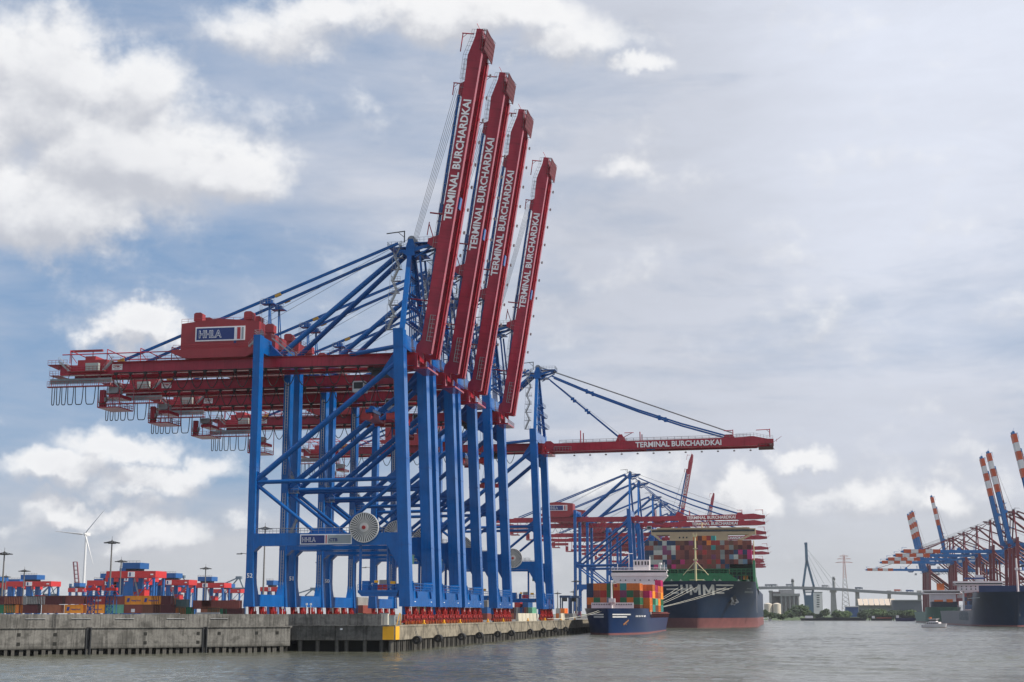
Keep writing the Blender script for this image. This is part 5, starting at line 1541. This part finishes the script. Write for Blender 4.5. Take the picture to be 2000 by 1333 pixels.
# foliage: trunk with limbs under a cloud of leaf-sized faces
LEAF = [mat('foliage_' + str(k), c, .8, var=.35, dscale=.5) for k, c in enumerate(((.035, .065, .02), (.05, .085, .025), (.03, .055, .025)))]
BARK = mat('tree_bark', (.07, .055, .04), .9, var=.2)
def make_tree(name, label, x, y, z, h, w, seed, kind=0, group=None):
    random.seed(seed); t = thing(name, label, 'tree' if 'tree' in name else 'shrub', (x, y, z), 0, group)
    b = MB(); b.tube((0, 0, 0), (.02 * h, 0, h * .55), h * .03, 6, h * .018)
    for k in range(5):
        a = k * 1.3 + seed; b.tube((0, 0, h * (.25 + .06 * k)), (w * .35 * cos(a), w * .35 * sin(a), h * (.55 + .07 * k)), h * .014, 4, h * .006)
    b.build('trunk', BARK, t)
    b = MB(); cl = []
    for k in range(16):
        a, r = random.uniform(0, 2 * pi), random.uniform(0, .42) * w
        cl.append((r * cos(a), r * sin(a), h * random.uniform(.3, .88), random.uniform(.16, .30) * w))
    for (cx, cy, cz, cr) in cl:
        for _ in range(70):
            a, e = random.uniform(0, 2 * pi), random.uniform(-1, 1); r = cr * random.uniform(.55, 1.1); q = sqrt(1 - e * e)
            c = Vector((cx + r * q * cos(a), cy + r * q * sin(a), cz + r * e * .8)); s = random.uniform(.03, .055) * w + .12
            u = Vector((random.uniform(-1, 1), random.uniform(-1, 1), random.uniform(-1, 1))).normalized(); v_ = u.orthogonal().normalized()
            b._a([c - u * s, c + v_ * s, c + u * s, c - v_ * s], [(0, 1, 2, 3)])
    b.build('crown', LEAF[kind], t)
    return t
tr = [(1494, 1212, 9, 8, 1650), (1503, 1212, 6, 9, 1640), (1513, 1212, 5, 10, 1660), (1527, 1212, 3.5, 12, 1680), (1540, 1200, 9, 12, 1900), (1553, 1200, 13, 18, 1950), (1561, 1200, 15, 20, 1960), (1572, 1200, 12, 16, 1960),
      (1545, 1208, 6, 10, 1750), (1610, 1200, 10, 12, 1950), (1615, 1200, 12, 9, 1960), (1585, 1206, 5, 12, 1760), (1640, 1200, 8, 16, 1950), (1655, 1200, 7, 14, 1960), (1690, 1200, 7, 20, 1980), (1705, 1200, 8, 22, 1985), (1722, 1200, 7, 24, 1990), (1745, 1200, 6, 24, 1990), (1765, 1200, 7, 20, 1990), (1783, 1200, 8, 18, 1990), (1600, 1211, 4, 10, 1720)]
for i, (px, py, h, w, y) in enumerate(tr):
    p = at(px, 1205, y)
    make_tree('leafy_tree' if h > 6.5 else 'green_shrub', f'dark green {"tree" if h > 6.5 else "shrub"} on the far bank, {(NTH + ["last", "hindmost"])[i % 24]} from the big ship', p.x, y, 2.5, h, w, i + 5, i % 3, 'trees and shrubs on the far bank')

# cable-stayed road bridge
PYL = mat('bridge_steel_blue', (.055, .13, .21), .5, var=.05)
DECK = mat('bridge_deck_grey', (.24, .25, .26), .8, var=.08)
PIER = mat('bridge_pier_concrete', (.34, .33, .31), .85, var=.1)
BY = 2750
BR = thing('road_bridge', 'high cable-stayed road bridge with a tapering blue pylon crossing the background', 'bridge', (0, BY, 0))
pts = [(1380, 1150), (1490, 1146), (1540, 1145.5), (1600, 1147), (1640, 1149), (1680, 1152), (1740, 1155.5), (1800, 1158), (1880, 1160), (2060, 1166)]
dk = [at(a_, b_, BY) for a_, b_ in pts]
b = MB()
for p, q in zip(dk, dk[1:]):
    b.hexa([(p.x, -9, p.z - 5.0), (q.x, -9, q.z - 5.0), (q.x, 9, q.z - 5.0), (p.x, 9, p.z - 5.0), (p.x, -9, p.z), (q.x, -9, q.z), (q.x, 9, q.z), (p.x, 9, p.z)])
b.build('deck', DECK, BR)
P = lambda a_, c_, dy=0: (at(a_, c_, BY).x, dy, at(a_, c_, BY).z)
b = MB(); b.beam(P(1574, 1060), P(1575.5, 1096), 4.6, 5).beam(P(1573.5, 1061), P(1573.6, 1064), 6, 5); b.build('pylon_head', PYL, BR)
for e_ in (1568.5, 1589.5):
    b = MB(); b.beam(P(1575.5, 1094), P(e_, 1146), 3.4, 4); b.beam(P(e_, 1144), P(1575 + (e_ - 1579) * .62 + 4, 1167), 3.4, 4); b.build('pylon_leg', PYL, BR)
b = MB(); b.beam(P(1568, 1152), P(1590, 1152), 3, 3); b.beam(P(1571, 1157), P(1588, 1157), 2, 2); b.build('pylon_crossbar', PYL, BR)
b = MB(); a_ = P(1579, 1163); b.hexa([(P(1572, 1168)[0], -5, 3), (P(1588, 1168)[0], -5, 3), (P(1588, 1168)[0], 5, 3), (P(1572, 1168)[0], 5, 3), (P(1570, 1166)[0], -6, a_[2]), (P(1590, 1166)[0], -6, a_[2]), (P(1590, 1166)[0], 6, a_[2]), (P(1570, 1166)[0], 6, a_[2])]); b.build('pylon_base', PYL, BR)
for i, (q1, q2) in enumerate((((1576.5, 1073), (1628, 1147.5)), ((1576.5, 1082), (1613, 1147)), ((1576.5, 1073), (1640, 1148.5)), ((1576.5, 1090), (1600, 1146.5)))):
    for dy in (-7, 7): b = MB(); b.tube(P(*q1, 0), P(*q2, dy), .18, 4); b.build('stay_cable', SIGNG, BR)
for px, w in ((1627, 9.5), (1674, 7.5), (1736, 6.0), (1795, 6), (1850, 6), (1505, 6)):
    p = at(px, 1150, BY); b = MB(); w *= 1.05; zt = p.z - 2
    b.hexa([(p.x - w * .6, -4, 2), (p.x + w * .6, -4, 2), (p.x + w * .6, 4, 2), (p.x - w * .6, 4, 2), (p.x - w * .42, -4, zt - 5), (p.x + w * .42, -4, zt - 5), (p.x + w * .42, 4, zt - 5), (p.x - w * .42, 4, zt - 5)])
    b.box(p.x - w * .6, p.x + w * .6, -5, 5, zt - 5, zt - 1.6); b.build('pier', PIER, BR)
for i, (px, c_, lab) in enumerate(((1500, (.15, .17, .2), 'grey lorry on the bridge, nearest the big ship'), (1511, (.12, .14, .17), 'dark lorry on the bridge, second from the big ship'), (1541, (.2, .22, .25), 'pale lorry on the bridge left of the pylon'), (1611, (.3, .3, .32), 'white lorry on the bridge just right of the pylon'),
                                   (1676, (.06, .09, .14), 'dark lorry on the bridge above the second pier'), (1752, (.5, .09, .05), 'red lorry on the bridge near the striped boom'), (1775, (.05, .1, .25), 'blue lorry on the bridge behind the red one'))):
    p = at(px, 1150, BY - 3); zz = 0
    for (p0, p1) in zip(dk, dk[1:]):
        if p0.x <= p.x <= p1.x: zz = lerp(p0.z, p1.z, (p.x - p0.x) / (p1.x - p0.x))
    t = thing('lorry', lab, 'lorry', (p.x, BY - 5, zz)); m = mat('lorry_' + str(i), c_, .5, var=.05)
    MB().box(-5.5, 5.5, -1.3, 1.3, 1.1, 4.0).build('trailer', m, t); MB().box(5.8, 8, -1.2, 1.2, .9, 3.4).build('cab', SHIPW if i % 2 else m, t)
    b = MB()
    for x in (-4, -2.6, 3, 6.8): b.tube((x, -1.3, .5), (x, 1.3, .5), .5, 8)
    b.build('wheel', DARK, t)

# chimneys, pylon mast, silos, tanks, sheds
for i, (px, pt, y) in enumerate(((1548, 1131, 2900), (1628, 1127, 2900))):
    p = at(px, pt, y); t = thing('chimney', ['slim grey chimney left of the bridge pylon', 'slim grey chimney right of the bridge pylon'][i], 'chimney', (p.x, y, 3))
    MB().tube((0, 0, 0), (0, 0, p.z - 3), 3.1, 12, 2.6).build('shaft', DECK, t); MB().tube((0, 0, p.z - 9), (0, 0, p.z - 6), 3.0, 12).build('band', STEELD, t)
y = 2500; p = at(1648, 1085, y); t = thing('power_pylon', 'tall red and white lattice power pylon behind the bridge', 'pylon', (p.x, y, 3))
LM = mat('lattice_grey', (.30, .27, .27), .6, var=.1); LR = mat('lattice_red', (.42, .16, .13), .6, var=.1)
H_ = p.z - 3
for nm, za, zb_, m in (('lower_lattice', 0, .62, LM), ('upper_lattice', .62, 1.0, LR)):
    b = MB()
    wd = lambda q: lerp(7.0, 1.0, min(1, q / .85))
    for sx in (-1, 1):
        for sy in (-1, 1): b.tube((sx * wd(za), sy * wd(za), H_ * za), (sx * wd(zb_), sy * wd(zb_), H_ * zb_), .32, 4)
    k = 9
    for i in range(k):
        q0, q1 = lerp(za, zb_, i / k), lerp(za, zb_, (i + 1) / k)
        for sy in (-1, 1): b.tube((-wd(q0), sy * wd(q0), H_ * q0), (wd(q1), sy * wd(q1), H_ * q1), .2, 3); b.tube((wd(q0), sy * wd(q0), H_ * q0), (-wd(q1), sy * wd(q1), H_ * q1), .2, 3)
    b.build(nm, m, t)
for (zq, hw) in ((.985, 7), (.94, 11), (.88, 14)):
    b = MB(); b.tube((-hw, 0, H_ * zq), (hw, 0, H_ * zq), .3, 4).tube((-hw, 0, H_ * zq), (0, 0, H_ * zq + 2.4), .2, 3).tube((hw, 0, H_ * zq), (0, 0, H_ * zq + 2.4), .2, 3); b.build('cross_arm', LR, t)

SILO = mat('silo_grey', (.27, .27, .27), .8, var=.15, dirt=.3); SILOD = mat('silo_dark', (.13, .12, .12), .8, var=.2); TANKM = mat('tank_cream', (.62, .55, .46), .6, var=.05)
y = 2300
def bx(px0, px1, py0, py1, y, dep, name, m, parent, base=True, yo=0.0):
    p0, p1 = at(px0, py1, y), at(px1, py0, y)
    return MB().box(p0.x, p1.x, yo, dep + yo, 3.0 if base else p0.z, p1.z).build(name, m, parent)
t = thing('silo_works', 'grey silo works with ribbed dark front left of the bridge pylon', 'silos', (0, y, 0))
bx(1522, 1551, 1152, 1190, y, 30, 'tower_block', SILO, t); bx(1508, 1524, 1156, 1190, y, 30, 'stair_block', SILOD, t, yo=-3); bx(1510, 1562, 1160, 1165, y, 25, 'headhouse', SILO, t, False, -16)
for k in range(9):
    p = at(1526 + k * 4.1, 1164, y - 20); MB().tube((p.x, -14, 3), (p.x, -14, p.z), 1.75, 12).build('silo', SILOD if k % 2 else SILO, t)
t = thing('white_tower_block', 'pale windowed tower block right of the bridge pylon foot', 'building', (0, y, 0))
bx(1590, 1606, 1158, 1192, y, 18, 'wall', SHIPW, t); bx(1589.5, 1606.5, 1156.5, 1157.9, y, 19, 'roof', DECK, t, False, -.5)
for k in range(6):
    p0 = at(1596, 1163 + k * 4.5, y - 1); MB().box(p0.x - .6, p0.x + 3.5, -.05 - 0, .1, p0.z - .8, p0.z + .6).build('window', STEELD, t).location.y = -.1
for i, px in enumerate((1500, 1517)):
    p = at(px, 1178, 2100); q = at(px + 8, 1178, 2100); t = thing('storage_tank', ['round cream storage tank nearest the big ship', 'round cream storage tank beside the silos'][i], 'tank', (p.x, 2100, 3))
    r = (q.x - p.x); MB().tube((0, 0, 0), (0, 0, p.z - 4.5), r, 28).build('shell', TANKM, t); MB().tube((0, 0, p.z - 4.5), (0, 0, p.z - 3), r, 28, r * .3).build('roof', TANKM, t)
t = thing('warehouse', 'long low warehouse with bright ribbed roof under the bridge', 'warehouse', (0, 2300, 0))
p0, p1 = at(1678, 1183, 2300), at(1752, 1170, 2300)
MB().box(p0.x, p1.x, 20, 60, 3, p0.z + 2).build('wall', DECK, t)
RF = mat('warehouse_roof_cream', (.62, .52, .42), .6, var=.06)
n = 7
for k in range(n):
    xa, xb = lerp(p0.x, p1.x, k / n), lerp(p0.x, p1.x, (k + .86) / n)
    b = MB(); b.hexa([(xa, 15, p0.z), (xb, 15, p0.z), (xb, 40, p1.z), (xa, 40, p1.z), (xa, 15, p0.z + .5), (xb, 15, p0.z + .5), (xb, 40, p1.z + .5), (xa, 40, p1.z + .5)]); b.build('roof_panel', RF, t)
t = thing('warehouse', 'dark flat-roofed shed right of the ribbed warehouse', 'warehouse', (0, 2250, 0)); bx(1745, 1800, 1174, 1195, 2250, 40, 'wall', mat('shed_slate', (.10, .11, .14), .7, var=.1), t); bx(1744, 1801, 1172, 1173.9, 2250, 44, 'roof', DECK, t, False, -2)
t = thing('warehouse', 'low blue shed with white front on the far bank', 'warehouse', (0, 2050, 0)); bx(1652, 1676, 1186, 1195, 2050, 20, 'wall', mat('shed_blue', (.04, .09, .25), .6, var=.1), t); bx(1651, 1677, 1184.5, 1185.9, 2050, 22, 'roof', SHIPW, t, False, -1)
# low dark pontoons, barges and a pier in front of the bank
def barge(lab, px0, px1, y, h, m, hm=None):
    p0, p1 = at(px0, 1210, y), at(px1, 1210, y); L = p1.x - p0.x
    t = thing('river_barge', lab, 'barge', (p0.x, y, 0))
    b = MB(); b.hexa([(2, 1, -.5), (L - 2, 1, -.5), (L - 2, 8, -.5), (2, 8, -.5), (0, 0, h), (L, 0, h), (L, 9, h), (0, 9, h)]); b.build('hull', m, t)
    MB().box(L * .08, L * .2, 2, 7, h, h + 2.6).build('wheelhouse', SHIPW, t); MB().box(L * .28, L * .92, 1.5, 7.5, h, h + .9).build('hatch_cover', hm or STEELD, t)
    return t
BD = mat('barge_dark', (.03, .035, .045), .6, var=.2); 
barge('long low dark barge lying along the far bank', 1562, 1694, 1660, 2.6, BD)
barge('dark purple-hulled barge under the striped boom', 1748, 1790, 1560, 3.2, mat('barge_blue', (.03, .03, .12), .5, var=.2))
barge('small barge with red deck cargo beside the pier', 1700, 1745, 1675, 2.4, BD, mat('cargo_red', (.35, .07, .05), .7))
barge('grey barge close to the maroon crane legs', 1792, 1822, 1500, 3.0, STEELD)
t = thing('jetty', 'low dark jetty on piles along the far bank', 'jetty', (0, 1690, 0))
p0, p1 = at(1696, 1208, 1690), at(1800, 1208, 1690)
MB().box(p0.x, p1.x, 0, 6, 4.2, 5.4).build('jetty_deck', STEELD, t)
jp = MB().tube((0, 1, -1), (0, 1, 4.3), .5, 6).mesh('pile', WETP)
for k in range(22): part('pile', jp, t, (lerp(p0.x + 1, p1.x - 1, k / 21), 0, 0))
barge('small workboat with a white wheelhouse by the bushes', 1499, 1508, 1610, 1.6, SHIPW)

# ------------------------------------------------------------------ the yard's own cranes and masts, far left
SR = mat('stacker_red', (.55, .025, .025), .45, var=.1)
SB = mat('stacker_blue', (.006, .10, .33), .45, var=.1)
def stacker(x0, x1, ptop, y, lab, left_only=False):
    p0, p1 = at(x0, ptop, y), at(x1, ptop, y); W = p1.x - p0.x; zt = p0.z; z0 = 5.0; Hh = zt - z0
    t = thing('stacking_crane', lab, 'stacking crane', (p0.x, y, z0), 0, 'blue and red yard stacking cranes')
    g = Hh * .14
    for yy in (0, 12):
        MB().box(0, W, yy, yy + 1.6, Hh - g, Hh).build('girder', SR, t)
        MB().box(W * .04, W * .13, yy + .1, yy + 1.5, 0, Hh - g).build('leg', SB, t)
        MB().box(W * .45, W * .54, yy + .1, yy + 1.5, 0, Hh - g).build('leg', SB, t)
        MB().box(W * .94, W * .975, yy + .1, yy + 1.5, 0, Hh - g).build('leg', SB, t)
        MB().beam((W * .54, yy + .8, Hh * .35), (W * .94, yy + .8, Hh - g), .35).build('brace', SB, t)
    MB().box(0, 1.6, 1.6, 12, Hh - g, Hh).build('end_beam', SR, t); MB().box(W - 1.6, W, 1.6, 12, Hh - g, Hh).build('end_beam', SR, t)
    MB().box(W * .30, W * .66, 1, 12, Hh + 1.2, Hh + 4.2).build('trolley_house', SB, t)
    b = MB(); b.box(W * .36, W * .6, 2, 10, Hh, Hh + 1.2); b.rail([(W * .3, 1, Hh + 4.2), (W * .66, 1, Hh + 4.2)], 1, 2, .06); b.build('trolley', STEELD, t)
    b = MB(); b.box(W * .44, W * .58, -.12, -.02, Hh - g * .9, Hh - g * .1); b.build('sign_board', WHITE, t); MB().box(W * .47, W * .50, -.18, -.13, Hh - g * .8, Hh - g * .2).build('sign_mark', SIGNB, t)
    MB().box(W * .90, W * .955, -.1, -.02, Hh - g * .62, Hh - g * .42).build('number_plate', WHITE, t)
    for k in range(5): pass
    b = MB(); b.stair((W * .56, .8, 2), (W * .66, .8, Hh * .5), 1).stair((W * .66, .8, Hh * .5), (W * .56, .8, Hh - g), 1); b.build('stair', GALV, t)
    MB().box(W * .60, W * .74, 3, 9, Hh * .42, Hh * .62).build('spreader', SR, t)
    return t
ST = [(12, 100, 1136, 900, 'at the left edge, whole red girder showing'), (-62, 30, 1139, 930, 'cut by the left edge of the picture'), (-20, 66, 1143, 1010, 'half hidden behind the leftmost one'), (133, 165, 1149, 1150, 'small, left of the tall group beside the wind turbine'),
      (168, 214, 1144, 900, 'below the blue houses left of the tallest'), (170, 250, 1134, 860, 'behind and left of the tallest one'),
      (208, 304, 1116, 700, 'tallest of all, beside the two lamp masts'), (206, 291, 1125, 780, 'second girder under the tallest'), (204, 282, 1132, 860, 'third girder under the tallest'), (200, 280, 1146, 1040, 'lowest girder under the tallest one'),
      (289, 369, 1133, 880, 'right of the tallest, sign on its girder'), (362, 438, 1139, 960, 'left of the gantries, lamp mast before it'), (335, 366, 1150, 1150, 'small, between the two signed girders'), (407, 470, 1151, 1130, 'small and pale beside the nearest gantry leg'),
      (508, 545, 1147, 900, 'seen between the legs of the nearest gantry'), (300, 340, 1147, 1060, 'small, low between the two signed ones')]
for (a_, b_, c_, y_, lab) in ST: stacker(a_, b_, c_, y_, 'blue and red yard stacking crane ' + lab)

MS = mat('mast_steel', (.17, .165, .16), .6, var=.1)
def lampmast(px, pt, y, lab, w=None):
    p = at(px, pt, y); Hm = p.z - 5; t = thing('lamp_mast', lab, 'lamp mast', (p.x, y, 5), 0, 'tall lamp masts of the terminal')
    b = MB(); b.tube((0, 0, 0), (0, 0, Hm), .42, 8, .22); b.build('pole', MS, t)
    b = MB(); b.tube((0, 0, Hm - 1.3), (0, 0, Hm - .9), 1.3, 12, 1.8)
    for k in range(8):
        a = 2 * pi * k / 8; c, s = cos(a), sin(a)
        b.beam((0, 0, Hm - .3), (2.3 * c, 2.3 * s, Hm - .9), .14); b.box(2.3 * c - .4, 2.3 * c + .4, 2.3 * s - .4, 2.3 * s + .4, Hm - 1.15, Hm - .85)
    b.tube((0, 0, Hm), (0, 0, Hm + 1.2), .06, 4)
    b.build('lamp_ring', STEELD, t)
for a_ in ((9, 1077, 470, 'lamp mast nearest the left edge of the picture'), (48, 1112, 640, 'shorter lamp mast over the leftmost stacking crane'), (12, 1124, 800, 'small lamp mast behind the leftmost one'),
           (219, 1055, 470, 'tallest lamp mast left of the gantries, before the tallest stacker'), (237, 1093, 600, 'lamp mast just right of the tallest one'), (402, 1107, 640, 'lamp mast between the stackers and the nearest gantry leg'), (518, 1028, 520, 'lamp mast seen through the nearest gantry portal'),
           (1089, 1157, 1000, 'slim lamp mast beside the lowered-boom crane leg'), (1120, 1154, 1050, 'slim lamp mast left of the far berth'), (1125, 1133, 850, 'taller slim lamp mast left of the far berth')):
    lampmast(*a_)
# blue lattice posts with platforms, before the yard containers
for i, px in enumerate((182, 218)):
    p = at(px, 1165, 400); t = thing('lattice_post', ['blue lattice post before the left orange lettered box', 'blue lattice post before the mint green box'][i], 'lattice post', (p.x, 400, 5))
    b = MB(); h = p.z - 5; w = 1.1
    for sx in (-w, w):
        for sy in (-w, w): b.tube((sx, sy, 0), (sx, sy, h), .13, 4)
    for k in range(5):
        z0_, z1_ = h * k / 5, h * (k + 1) / 5; b.tube((-w, -w, z0_), (w, -w, z1_), .08, 4); b.tube((w, -w, z0_), (-w, -w, z1_), .08, 4); b.tube((-w, -w, z1_), (w, -w, z1_), .08, 4)
    b.build('lattice', SB, t); b = MB(); b.box(-2.4, 2.4, -2, 2, h, h + .25).rail([(-2.4, -2, h + .2), (2.4, -2, h + .2)], 1.1, 1, .05); b.build('platform', SB, t)
    b = MB(); b.beam((-2, 0, h + .3), (0, 0, h + 3.2), .25).beam((0, 0, h + 3.2), (2, 0, h + .3), .25); b.box(-1.6, 1.6, -.6, .6, h + 1.6, h + 2.4); b.build('frame', SR, t)

# wind turbine
TW = mat('turbine_white', (.70, .71, .72), .5, var=.03)
hub = at(168.5, 1044, 1700); t = thing('wind_turbine', 'white three-bladed wind turbine standing behind the container yard', 'wind turbine', (hub.x, 1700, 5))
hz = hub.z - 5
MB().tube((0, 0, 0), (0, 0, hz - 1), 2.1, 20, 1.2).build('tower', TW, t)
b = MB(); b.box(-2, 2, -3, 7.5, hz - 1.8, hz + 2.2); b.tube((0, -5.5, hz), (0, -3, hz), 1.1, 14, 2.0); b.build('nacelle', TW, t)
for ang_ in (math.atan2(1044 - 992, 212 - 168.5), math.atan2(1044 - 1037, 101 - 168.5), math.atan2(1044 - 1104, 190 - 168.5)):
    b = MB(); L = 39.5; c, s = cos(ang_), sin(ang_); vs = []
    for k in range(13):
        u = k / 12; r = 1.5 + (L - 1.5) * u; ch = 1.0 if u < .04 else lerp(2.8, .4, u ** .8); th = lerp(.9, .12, u); tw = lerp(.45, .05, u)
        for (q, e) in ((-.35, 0), (0, -.5), (.65, 0), (0, .5)):
            dx, dy = q * ch, e * th; dx, dy = dx * cos(tw) - dy * sin(tw), dx * sin(tw) + dy * cos(tw) + 0
            vs.append((r * c - dx * s, -4.3 + dy, hz + r * s + dx * c))
    b._a(vs, [(4 * k + j, 4 * k + 4 + j, 4 * k + 4 + (j + 1) % 4, 4 * k + (j + 1) % 4) for k in range(12) for j in range(4)], True); b.build('blade', TW, t)

# distant quay cranes peeping over the yard
def tiny_crane(px, pb, pt, y, lab, red=True, lean=-4):
    p, q = at(px, pb, y), at(px + lean, pt, y); t = thing('distant_crane', lab, 'crane', (p.x, y, 5)); z = p.z - 5; dz = q.z - 5; dx = q.x - p.x
    m = mat('distant_maroon', (.28, .10, .12), .6); m2 = mat('distant_blue', (.07, .16, .30), .6)
    for s in (-1, 1):
        b = MB(); b.beam((s * 2.2, 0, z), (s * 2.2 + dx, 0, dz), 1.2); b.build('boom', m, t)
    b = MB()
    for k in range(7): b.box(-2.2 + dx * k / 6, 2.2 + dx * k / 6, -.5, .5, lerp(z, dz, k / 6) - .4, lerp(z, dz, k / 6) + .4)
    b.build('boom_tie', m, t)
    for x in (-8, 8): MB().box(x - 1.2, x + 1.2, -1, 1, 0, z + 3).build('leg', m2, t)
    MB().box(-9, 9, -1, 1, z - 3, z).build('cross_beam', m2, t)
tiny_crane(151, 1146, 1098, 1500, 'distant crane with ladder-like raised boom left of the wind turbine')
def tiny_frame(px, pb, pt, y, lab):
    p, q = at(px, pb, y), at(px, pt, y); t = thing('distant_crane', lab, 'crane', (p.x, y, 5)); z = q.z - 5; m = mat('distant_grey_blue', (.12, .17, .22), .6)
    for dx in (-26, -9, 5):
        MB().beam((dx, 0, p.z - 5), (0, 0, z), 1.1).build('stay', m, t)
    MB().box(-3, 3, -2, 2, z - 2, z + 1).build('head', m, t); MB().box(-8, 8, -1, 1, p.z - 8, p.z - 5).build('cross_beam', m, t)
    for x in (-8, 8): MB().box(x - 1, x + 1, -1, 1, 0, p.z - 5).build('leg', m, t)
tiny_frame(466, 1148, 1128, 1500, 'distant grey crane apex left of the nearest gantry leg')
tiny_frame(612, 1164, 1150, 1500, 'tiny grey crane apex seen between the gantry portals')
tiny_frame(356, 1140, 1126, 1600, 'tiny bluish crane head above the stacking cranes')
tiny_frame(98, 1160, 1142, 1600, 'distant crane stays right of the leftmost stacking crane')
# straddle carrier beyond the fifth gantry
for i, (px, y) in enumerate(((1103, 800), (1121, 815))):
    p = at(px, 1195, y); t = thing('straddle_carrier', ['dark blue straddle carrier on the apron beyond the lowered-boom crane', 'dark blue straddle carrier just beside the far berth crane'][i], 'straddle carrier', (p.x, y, 5.02))
    for x in (-2.3, 2.3):
        for yy in (0, 7): MB().box(x - .3, x + .3, yy, yy + .6, 1.0, 11).build('leg', mat('carrier_navy', (.02, .05, .12), .5), t)
        b = MB(); b.box(x - .35, x + .35, -.5, 8.2, .9, 1.6); b.build('side_frame', mat('carrier_navy', (.02, .05, .12), .5), t)
        b = MB()
        for yy in (.2, 2.6, 5, 7.4): b.tube((x - .3, yy, .75), (x + .3, yy, .75), .75, 12)
        b.build('wheel', DARK, t)
    MB().box(-2.8, 2.8, -.3, 8.0, 11, 12.2).build('top_frame', mat('carrier_navy', (.02, .05, .12), .5), t); MB().box(-1.4, 1.4, -1.2, .2, 9.0, 11).build('cabin', GLASS, t)

# ------------------------------------------------------------------ harbour air
hm_ = bpy.data.materials.new('harbour_haze'); hm_.use_nodes = True
nt = hm_.node_tree; nt.nodes.clear()
pv = nt.nodes.new('ShaderNodeVolumePrincipled'); pv.inputs['Color'].default_value = (.86, .90, .96, 1); pv.inputs['Density'].default_value = .00004
pv.inputs['Anisotropy'].default_value = .0
ou = nt.nodes.new('ShaderNodeOutputMaterial'); nt.links.new(pv.outputs[0], ou.inputs['Volume'])
b = MB(); b.box(-5300, 6600, -1600, 9500, -2.2, 158)
tag(b.build('haze', hm_), kind='stuff')
